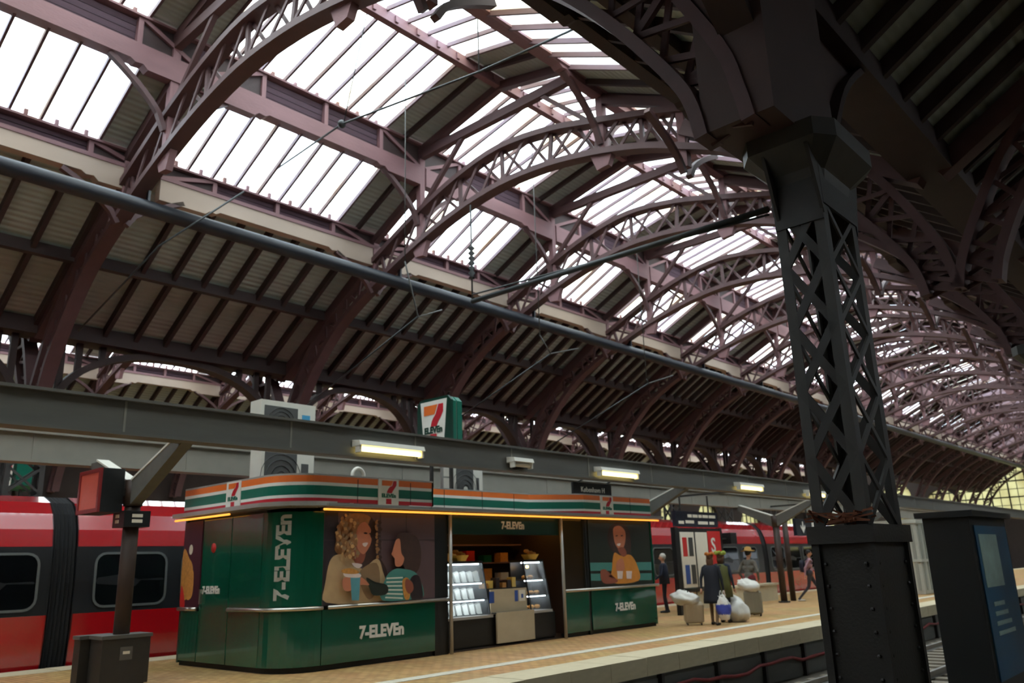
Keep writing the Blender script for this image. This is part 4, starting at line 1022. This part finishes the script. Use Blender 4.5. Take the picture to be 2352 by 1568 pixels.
def locker(label, x0, x1, y0, y1):
    r = empty('cabinet', ((x0 + x1) / 2, y0, 0), label, 'cabinet')
    mb = MB(); mb.box(x0, x1, y0, y1, .02, 2.75); mb.build('body', 'cabinet', r)
    n = 5
    for k in range(n): block('rib', 'cabinet_rib', x0 + (x1 - x0) * (k + .35) / n, x0 + (x1 - x0) * (k + .65) / n, y0 - .04, y0, .15, 2.6, r); block('side_rib', 'cabinet_rib', x1, x1 + .04, y0 + (y1 - y0) * (k + .35) / n, y0 + (y1 - y0) * (k + .65) / n, .15, 2.6, r)
    block('top_rail', 'cabinet', x0 - .03, x1 + .05, y0 - .06, y1, 2.65, 2.8, r); block('middle_rail', 'cabinet', x0, x1 + .05, y0 - .05, y0, 1.2, 1.3, r); block('middle_rail', 'cabinet', x1, x1 + .05, y0, y1, 1.2, 1.3, r)
locker('pale ribbed metal cabinet on the platform past the big column', -11.9, -10.2, 34.5, 37.3)

# dark pylon with blue poster between the tracks
r = empty('advert_pylon', (-4.1, 16.6, -.95), 'black advertising pylon with a dim blue poster on its side', 'pylon')
mb = MB(); mb.box(-4.6, -3.85, 16.0, 18.6, -.95, 2.1); mb.build('body', 'black', r)
mb = MB(); mb.box(-4.7, -3.75, 15.9, 18.7, 2.1, 2.2); mb.build('top', 'black', r)
block('poster_sheet', 'poster_blue', -3.85, -3.83, 16.2, 18.45, -.6, 1.95, r); block('poster_head', 'poster_pale', -3.83, -3.822, 16.35, 17.6, .9, 1.8, r)
for k in range(4): block('poster_line', 'poster_pale', -3.83, -3.822, 16.6, 17.8 - .15 * k, .1 + .16 * k, .17 + .16 * k, r)

# distant pale train front on the near-side track
r = empty('distant_train', (-6.3, 45, -.75), 'distant pale train front with two headlights on the far track', 'train')
mb = MB(); mb.smooth = False
def tf(y, w, t): return [Vector((-6.3 + a * w, y, z)) for a, z in ((-1.4, -.5), (1.4, -.5), (1.45, 1.2), (1.35, 2.4), (.9, 2.9 + t), (-.9, 2.9 + t), (-1.35, 2.4), (-1.45, 1.2))]
mb.rings([tf(45, .9, -.1), tf(45.5, 1, 0), tf(57, 1, 0)]); mb.build('body', 'loco_white', r)
block('windscreen', 'train_glass', -7.4, -5.2, 44.97, 45.02, 1.35, 2.3, r); block('bumper', 'black', -7.6, -5.0, 44.85, 45.1, -.5, .1, r)
for x in (-7.2, -5.4):
    mb = MB(); mb.tube([(x, 44.93, .45), (x, 45.02, .45)], .12, 12); mb.build('headlight', 'headlight', r)
for x in (-7.04, -5.56):
    mb = MB(); mb.tube([(x - .06, 47, -.36), (x + .06, 47, -.36)], .38, 16); mb.build('wheel', 'iron', r)

# rust-brown nest of twigs on the plinth ledge of the big column
r = empty('nest', (-2.6, 6.72, 1.74), 'rust-brown bundle of twigs lodged on the plinth of the big column', 'nest')
random.seed(3)
for k in range(36):
    a = random.uniform(0, 6.28); c = Vector((-2.56 + random.uniform(-.2, .2), 6.74 + random.uniform(-.05, .1), 1.76 + random.uniform(0, .09))); d = Vector((math.cos(a) * .12, math.sin(a) * .05, random.uniform(-.02, .05)))
    bar('twig', 'rust', c - d, c + d, .014, .014, r)

# =================================================================== OVERHEAD LINES
def wire(label, pts, r_=.012, mn='cable_dark', nm='overhead_wire'):
    mb = MB(); mb.smooth = True; mb.tube(pts, r_, 6); return tag(mb.build(nm, mn), label, 'wire')
wire('thin contact wire above the red train', [(-18.6, -8 + 3 * k, 4.6) for k in range(20)], .012)
# tube boom crossing from the kiosk-side roof to the big column row, with insulator string
a, b = onx(1085, 692, -12.2), onx(1765, 480, -5.2)
r = empty('catenary_boom', tuple(a), 'dark sloping tube boom carrying overhead lines below the trusses', 'boom')
mb = MB(); mb.smooth = True; mb.tube([a, b], .06, 8); mb.build('tube', 'cable_dark', r)
mb = MB(); mb.smooth = True; mb.tube([a + Vector((0, 0, .16)), b + Vector((0, 0, -.1))], .02, 6); mb.build('stay', 'cable_dark', r)
top = Vector((a.x, a.y, 9.6))
mb = MB(); mb.smooth = True; mb.tube([a, top], .02, 6); mb.build('hanger_rod', 'cable_dark', r)
mb = MB(); mb.smooth = True; mb.tube([a + Vector((0, 0, .55 + .06 * k)) for k in range(14)], [.03 if k % 2 else .085 for k in range(14)], 8); mb.build('insulator', 'cable_dark', r)
# stay wires crossing under the glazing
p = [ony(560, 440, 9.5), ony(785, 285, 9.2), ony(1100, 165, 9.6), ony(1400, 30, 10.0)]
w_ = wire('black stay wire crossing under the glazed roof', p, .022)
mb = MB(); mb.smooth = True; mb.ball(p[1], .09, 10, 7); mb.build('insulator', 'cable_dark', w_)
q0, q1 = ony(1100, 165, 9.6), ony(1098, 20, 9.6)
wire('thin vertical dropper wire hanging from the ridge', [q0, Vector((q0.x, q0.y, 12.5))], .012)
wire('thin slanting wire in front of the roof glazing', [ony(845, 20, 9.0), ony(790, 280, 9.2)], .012)
p = [onx(365, 565, -15.2), onx(180, 760, -17.8)]
wire('dark cable running down the boarded roof slope', [onx(560, 440, -14.9), p[0], p[1]], .022)
for i, (x0, y0, x1, y1, x2, y2, dpt) in enumerate([(930, 600, 960, 727, 1015, 712, -12.6), (1240, 770, 1265, 812, 1328, 800, -12.2), (1485, 870, 1490, 880, 1545, 862, -12.2)]):
    A, B, C_ = onx(x0, y0, dpt), onx(x1, y1, dpt), onx(x2, y2, dpt)
    r = empty('registration_arm', tuple(B), ('pale angled wire arm below the pipe over the kiosk sign', 'pale angled wire arm below the pipe over the kiosk right end', 'pale angled wire arm below the pipe near the timetable board')[i], 'arm')
    mb = MB(); mb.smooth = True; mb.tube([A, B, C_], .018, 6); mb.build('arm_rod', 'iron_pale', r)
    mb = MB(); mb.smooth = True; mb.tube([A, Vector((A.x, A.y, 12.6))], .012, 6); mb.build('drop_rod', 'iron_pale', r)
    D = B + Vector((-4.2, -.4, -1.7))
    mb = MB(); mb.smooth = True; mb.tube([B, D], .018, 6); mb.build('stay_rod', 'cable_dark', r)

# =================================================================== PEOPLE
def person(loc, face, bones, label, kids, vox=.011, blobs=()):
    """bones: (p0, p1, r0, r1, material) capsules, remeshed into one continuous skin. face: heading in degrees, local +y is ahead"""
    bm = bmesh.new()
    def cap(p0, p1, r0, r1):
        p0, p1 = Vector(p0), Vector(p1); n = max(2, int((p1 - p0).length / (min(r0, r1) * .6 + .004)))
        for k in range(n + 1):
            t = k / n
            bmesh.ops.create_icosphere(bm, subdivisions=1 if min(r0, r1) < .02 else 2, radius=r0 + (r1 - r0) * t, matrix=Matrix.Translation(p0.lerp(p1, t)))
    for b_ in bones: cap(*b_[:4])
    for c, rad, sq, mn in blobs:
        bmesh.ops.create_icosphere(bm, subdivisions=3, radius=rad, matrix=Matrix.Translation(Vector(c)) @ Matrix.Diagonal(Vector(sq + (1,))))
    me = bpy.data.meshes.new('body_raw'); bm.to_mesh(me); bm.free()
    o = bpy.data.objects.new('body_raw', me); COL.objects.link(o)
    md = o.modifiers.new('r', 'REMESH'); md.mode = 'VOXEL'; md.voxel_size = vox
    ms = o.modifiers.new('s', 'SMOOTH'); ms.factor = .5; ms.iterations = 3
    dg = bpy.context.evaluated_depsgraph_get(); dg.update()
    body = bpy.data.meshes.new_from_object(o.evaluated_get(dg)); bpy.data.objects.remove(o)
    names = []
    for b_ in list(bones) + [(x[0], x[0], 0, 0, x[3]) for x in blobs]:
        if b_[4] not in names: names.append(b_[4])
    body.materials.clear()
    for n_ in names: body.materials.append(M[n_])
    segs = [(Vector(b_[0]), Vector(b_[1]), b_[2], names.index(b_[4])) for b_ in bones] + [(Vector(c), Vector(c), rad * .8, names.index(mn)) for c, rad, sq, mn in blobs]
    idx = []
    for p_ in body.polygons:
        c = p_.center; best = 9; bi = 0
        for a_, b2, rr_, mi in segs:
            ab = b2 - a_; t = 0 if ab.length < 1e-6 else max(0, min(1, (c - a_).dot(ab) / ab.length_squared))
            d = (c - (a_ + ab * t)).length - rr_
            if d < best: best, bi = d, mi
        idx.append(bi)
    body.polygons.foreach_set('material_index', idx); body.polygons.foreach_set('use_smooth', [True] * len(idx))
    rot = Matrix.Rotation(math.radians(face), 4, 'Z')
    root = empty('person', loc, label, 'person'); root.rotation_euler = (0, 0, math.radians(face))
    b_ = bpy.data.objects.new('body', body); COL.objects.link(b_); b_.parent = root
    for nm, mb, mn in kids:
        k = bpy.data.objects.new(nm, mb.mesh(nm, mn)); COL.objects.link(k); k.parent = b_ if nm in ('eyes', 'mouth') else root
    return root
def hand(w, d, side, mn='skin', curl=.5):
    """palm and five fingers from wrist w along d; returns bones"""
    w, d = Vector(w), Vector(d).normalized(); sidev = Vector((0, 1, 0)) if abs(d.y) < .8 else Vector((1, 0, 0))
    sidev = (sidev - d * sidev.dot(d)).normalized(); inn = d.cross(sidev) * side
    out = [(w, w + d * .085, .026, .03, mn)]
    for k, L_ in enumerate((.062, .075, .07, .055)):
        b0 = w + d * .095 + sidev * (.03 - .02 * k); b1 = b0 + d * L_ * .5; b2 = b1 + (d * (1 - curl) + inn * curl).normalized() * L_ * .5
        out += [(b0, b1, .011, .010, mn), (b1, b2, .010, .009, mn)]
    t0 = w + d * .035 + sidev * .03; t1 = t0 + (sidev + d).normalized() * .035; out += [(t0, t1, .012, .011, mn), (t1, t1 + d * .03, .011, .010, mn)]
    return out
def figure(h, top, legs, skin='skin', lean=0, hips=.0, armL=None, armR=None, legL=None, legR=None, shoe='shoe', sleeve=None, head_turn=0):
    k = h / 1.72; V = lambda x, y, z: Vector((x * k, y * k, z * k)); sleeve = sleeve or top
    ln = lambda z: lean * (z - .95) / .6 if z > .95 else 0
    legL = legL or ((-.10, .0), (-.10, .02)); legR = legR or ((.10, 0), (.10, -.02))
    B = [(V(0, 0, .95), V(0, ln(1.15), 1.15), .135 * k, .125 * k, top), (V(-.07, 0, .95), V(.07, 0, .95), .13 * k, .13 * k, legs),
         (V(0, ln(1.15), 1.15), V(0, ln(1.36), 1.34), .125 * k, .13 * k, top), (V(-.13, ln(1.38), 1.39), V(.13, ln(1.38), 1.39), .075 * k, .075 * k, top), (V(-.08, ln(1.25), 1.22), V(.08, ln(1.25), 1.22), .11 * k, .11 * k, top),
         (V(0, ln(1.43), 1.43), V(0, ln(1.52) + .01, 1.53), .052 * k, .05 * k, skin)]
    for (kn, ft), s_ in ((legL, -1), (legR, 1)):
        hip = V(s_ * .085, 0, .92); knee = V(kn[0], kn[1] + .03, .49); ank = V(ft[0], ft[1] - .02, .085)
        B += [(hip, knee, .085 * k, .055 * k, legs), (knee, ank, .055 * k, .038 * k, legs), (ank, V(ft[0], ft[1] - .02, .04), .04 * k, .04 * k, shoe), (V(ft[0], ft[1] - .04, .04), V(ft[0] * 1.1, ft[1] + .15, .033), .042 * k, .033 * k, shoe)]
    for arm, s_ in ((armL, -1), (armR, 1)):
        sh = V(s_ * .185, ln(1.39), 1.38); el, wr = arm or ((s_ * .23, -.02, 1.1), (s_ * .24, .06, .86)); el, wr = V(*el), V(*wr)
        B += [(sh, el, .053 * k, .042 * k, sleeve), (el, wr, .042 * k, .029 * k, sleeve)] + hand(wr, (wr - el), s_)
    hy = ln(1.6) + .015
    blobs = [(V(0, hy, 1.625), .098 * k, (.80, .95, 1.18), skin)]
    B += [(V(0, hy + .09, 1.625), V(0, hy + .112, 1.6), .012 * k, .017 * k, skin), (V(-.03, hy + .075, 1.565), V(.03, hy + .075, 1.565), .014 * k, .014 * k, skin)]
    for s_ in (-1, 1): B.append((V(s_ * .08, hy - .005, 1.64), V(s_ * .083, hy - .01, 1.6), .014 * k, .012 * k, skin))
    kids = []
    mb = MB(); mb.smooth = True
    for s_ in (-1, 1): mb.ball(V(s_ * .032, hy + .088, 1.635), .012 * k, 8, 6)
    kids.append(('eyes', mb, 'hair_black'))
    mb = MB(); mb.bar(V(-.022, hy + .092, 1.562), V(.022, hy + .092, 1.562), .012, .008); kids.append(('mouth', mb, 'maroon'))
    return B, blobs, kids, V, hy
def hair_cap(V, hy, k, long_=0):
    mb = MB(); mb.smooth = True
    mb.ball(V(0, hy - .018, 1.655), .102 * k, 14, 10, (.86, .98, 1.05))
    if long_:
        mb.rings([[V(.085 * sc * math.cos(a), hy - .045 + .05 * sc * math.sin(a), z) for a in [2 * math.pi * i / 10 for i in range(10)]] for z, sc in ((1.66, .9), (1.55, 1.1), (1.55 - long_, .9))])
    return mb
def skirt(V, rows, n=16):
    mb = MB(); mb.smooth = True
    mb.rings([[V(rx * math.cos(a), yo + ry * math.sin(a), z) for a in [2 * math.pi * i / n for i in range(n)]] for z, rx, ry, yo in rows]); return mb

# woman in long dark coat with a flower crown, walking away along the platform
B, bl, kd, V, hy = figure(1.66, 'coat_black', 'tan_tights', armL=((-.26, -.05, 1.12), (-.25, -.12, .9)), armR=((.25, .0, 1.1), (.26, .06, .86)), legL=((-.09, .06), (-.09, .1)), legR=((.1, -.06), (.1, -.16)))
kd += [('coat', skirt(V, ((1.44, .1, .08, 0), (1.38, .21, .12, 0), (1.2, .2, .145, 0), (.98, .2, .16, 0), (.6, .25, .2, -.01), (.52, .25, .2, -.01))), 'coat_black'), ('hair', hair_cap(V, hy, .965, .22), 'hair_brown')]
mb = MB(); mb.smooth = True
for k in range(12):
    a = 2 * math.pi * k / 12; mb.ball(V(.095 * math.cos(a), hy - .01 + .105 * math.sin(a), 1.715 + .012 * (k % 3)), .034, 8, 6)
kd.append(('flower_crown', mb, 'flower_orange'))
person((-10.42, 18.72, .0), 12, B, 'person in a long black coat and orange flower crown carrying bags', kd, blobs=bl)
# companion with a leafy wreath
B, bl, kd, V, hy = figure(1.68, 'coat_navy', 'jeans', armL=((-.24, .0, 1.1), (-.25, .05, .86)), armR=((.25, -.02, 1.1), (.27, .05, .86)))
kd += [('coat', skirt(V, ((1.44, .1, .08, 0), (1.38, .21, .12, 0), (1.2, .2, .145, 0), (.98, .21, .16, 0), (.62, .25, .19, -.01))), 'olive'), ('hair', hair_cap(V, hy, .98, .1), 'hair_brown')]
mb = MB(); mb.smooth = True
for k in range(14):
    a = 2 * math.pi * k / 14; mb.ball(V(.105 * math.cos(a), hy - .01 + .115 * math.sin(a), 1.705 + .02 * (k % 3)), .042, 8, 6, (1.2, .8, .9))
kd.append(('leaf_wreath', mb, 'leaf'))
person((-10.55, 19.5, 0), 8, B, 'person in olive coat and leafy green wreath beside the flower crown', kd, blobs=bl)
# man in grey knit and straw hat seen from behind
B, bl, kd, V, hy = figure(1.76, 'grey_knit', 'maroon', lean=.06, armL=((-.29, -.04, 1.14), (-.24, .1, .92)), armR=((.31, -.02, 1.14), (.22, .12, .94)), legL=((-.1, .05), (-.1, .04)), legR=((.1, 0), (.1, -.04)), sleeve='grey_knit')
mb = MB(); mb.smooth = True
mb.rings([[V(r_ * math.cos(a), hy - .01 + r_ * 1.1 * math.sin(a), z + .012 * math.sin(3 * a)) for a in [2 * math.pi * i / 18 for i in range(18)]] for r_, z in ((.06, 1.70), (.19, 1.695), (.195, 1.70), (.1, 1.715), (.085, 1.79), (.03, 1.81))])
kd += [('hair', hair_cap(V, hy, 1.02), 'hair_black'), ('straw_hat', mb, 'straw')]
person((-11.25, 22.35, 0), -8, B, 'person in grey knitted top and frayed straw hat seen from behind', kd, blobs=bl)
# older man in navy jacket by the end of the kiosk
B, bl, kd, V, hy = figure(1.74, 'coat_navy', 'coat_black', armL=((-.24, .06, 1.12), (-.16, .24, 1.0)), armR=((.25, .06, 1.12), (.16, .24, 1.0)))
kd += [('hair', hair_cap(V, hy, 1.0), 'hair_grey'), ('jacket', skirt(V, ((1.45, .09, .08, 0), (1.38, .21, .125, 0), (1.15, .2, .15, 0), (.84, .21, .16, 0))), 'coat_navy')]
person((-14.3, 22.75, 0), 120, B, 'grey-haired person in navy jacket standing past the kiosk end', kd, blobs=bl)
# walker with backpack
B, bl, kd, V, hy = figure(1.74, 'shirt_pink', 'jeans', lean=.05, armL=((-.24, .1, 1.12), (-.22, .26, .98)), armR=((.25, -.14, 1.12), (.25, -.16, .9)), legL=((-.1, .2), (-.1, .3)), legR=((.1, -.1), (.1, -.42)), shoe='sneaker', sleeve='shirt_pink')
mb = MB(); mb.smooth = True; mb.rings([[V(.15 * sx * math.cos(a), -.2 + .1 * sx * math.sin(a), z) for a in [2 * math.pi * i / 12 for i in range(12)]] for z, sx in ((.98, .7), (1.03, 1), (1.3, 1), (1.4, .7))])
kd += [('hair', hair_cap(V, hy, 1.0), 'hair_black'), ('backpack', mb, 'pack_navy')]
mb = MB(); mb.smooth = True
for s_ in (-1, 1): mb.tube([V(s_ * .1, -.13, 1.36), V(s_ * .12, .02, 1.47), V(s_ * .12, .14, 1.3), V(s_ * .13, .0, 1.06)], .018, 6)
kd.append(('straps', mb, 'pack_navy'))
person((-12.65, 29.8, 0), -62, B, 'person striding along with a navy backpack and grey trousers', kd, blobs=bl)

# ---- luggage
def suitcase(x, y, rot, tilt, w, d, h, mn, label, wheels=True):
    r = empty('suitcase', (x, y, 0), label, 'suitcase')
    mb = MB(); mb.smooth = False; c = .05
    ring = lambda z, g: [Vector((a * (w / 2 - g), b * (d / 2 - g), z)) for a, b in ((-1, -.75), (-.85, -1), (.85, -1), (1, -.75), (1, .75), (.85, 1), (-.85, 1), (-1, .75))]
    def put(nm, mb_, m_):
        k = bpy.data.objects.new(nm, mb_.mesh(nm, m_)); COL.objects.link(k); k.parent = r
    mb.rings([ring(.06, .04), ring(.1, 0), ring(h - .04, 0), ring(h, .04)]); put('shell', mb, mn)
    for k in range(5):
        mb = MB(); x0 = -w / 2 + w * (k + .5) / 5; mb.box(x0 - .012, x0 + .012, -d / 2 - .008, d / 2 + .008, .12, h - .06); put('ridge', mb, mn)
    for a in (-1, 1):
        for b in (-1, 1):
            mb = MB(); mb.tube([(a * w * .36 - .015, b * d * .3, .035), (a * w * .36 + .015, b * d * .3, .035)], .035, 10); put('wheel', mb, 'shoe')
    mb = MB()
    for a in (-1, 1): mb.bar((a * w * .25, d * .3, h), (a * w * .25, d * .3, h + .3), .02, .02)
    mb.bar((-w * .27, d * .3, h + .3), (w * .27, d * .3, h + .3), .03, .03); put('handle', mb, 'case_dark')
    r.rotation_euler = (tilt, 0, math.radians(rot)); return r
from mathutils import noise
def sack(x, y, z, sx, sy, sz, mn, label, seed, band=None, slump=.0, flat=1.0):
    """soft bag: a lumpy, creased ellipsoid with a flat underside and a gathered neck"""
    r = empty('carrier_bag', (x, y, z), label, 'bag'); bm = bmesh.new()
    bmesh.ops.create_icosphere(bm, subdivisions=4, radius=1)
    for v in bm.verts:
        p = v.co.copy(); q = p * 1.6 + Vector((seed * 3.1, seed, 0))
        d = 1 + .20 * noise.noise(q) + .10 * (abs(noise.noise(q * 2.3)) - .2) + .05 * abs(noise.noise(q * 5))
        w = p * d
        zz = max(0.0, w.z * .5 + .46)
        sl = slump * zz * zz
        v.co = Vector((x + sx * w.x + sl, y + sy * w.y, z + sz * min(zz, 1.0) * (1 + .12 * noise.noise(q * 1.4))))
    me = bpy.data.meshes.new('sack'); bm.to_mesh(me); bm.free()
    me.materials.append(M[mn])
    if band:
        me.materials.append(M[band])
        for p_ in me.polygons:
            if .22 < (p_.center.z - z) / sz < .62: p_.material_index = 1
    me.polygons.foreach_set('use_smooth', [True] * len(me.polygons)); link('sack', me, r)
    mb = MB(); mb.smooth = False
    kx, kz = x + slump * .8, z + sz * .93
    for k in range(5):
        a = 1.3 * k + seed; mb.prism([(kx, y, kz - .03), (kx + .09 * math.cos(a), y + .09 * math.sin(a), kz + .03), (kx + .11 * math.cos(a + .5), y + .11 * math.sin(a + .5), kz + .005)], (0, .008, .006))
    mb.build('gathered_neck', mn, r)
    if band:
        for s_ in (-1, 1):
            mb = MB(); mb.smooth = True; mb.tube([Vector((x + s_ * .04, y + .06 * math.cos(a), z + sz * .92 + .14 * math.sin(a))) for a in [math.pi * k / 8 for k in range(9)]], .008, 5); mb.build('handle', mn, r)
    return r
suitcase(-10.95, 18.62, 40, .22, .46, .26, .55, 'case_beige', 'beige suitcase tilted behind the person in the black coat')
sack(-11.05, 18.5, .46, .36, .26, .36, 'bag_white', 'crumpled white bag resting on the tilted beige suitcase', 1, slump=-.15)
sack(-10.16, 18.7, .12, .19, .13, .58, 'bag_white', 'white carrier bag with blue print held beside the black coat', 5, 'bag_blue', slump=-.04)
sack(-10.4, 19.75, .0, .36, .28, .66, 'bag_white', 'big white plastic bag standing on the paving by the wreath wearer', 9, slump=-.15)
suitcase(-10.95, 21.85, 20, 0, .46, .28, .66, 'case_grey', 'grey-brown upright suitcase beside the person in the straw hat')
sack(-10.98, 21.85, .63, .3, .22, .36, 'bag_white', 'white and grey bag lying on the upright grey suitcase', 12, slump=-.2)
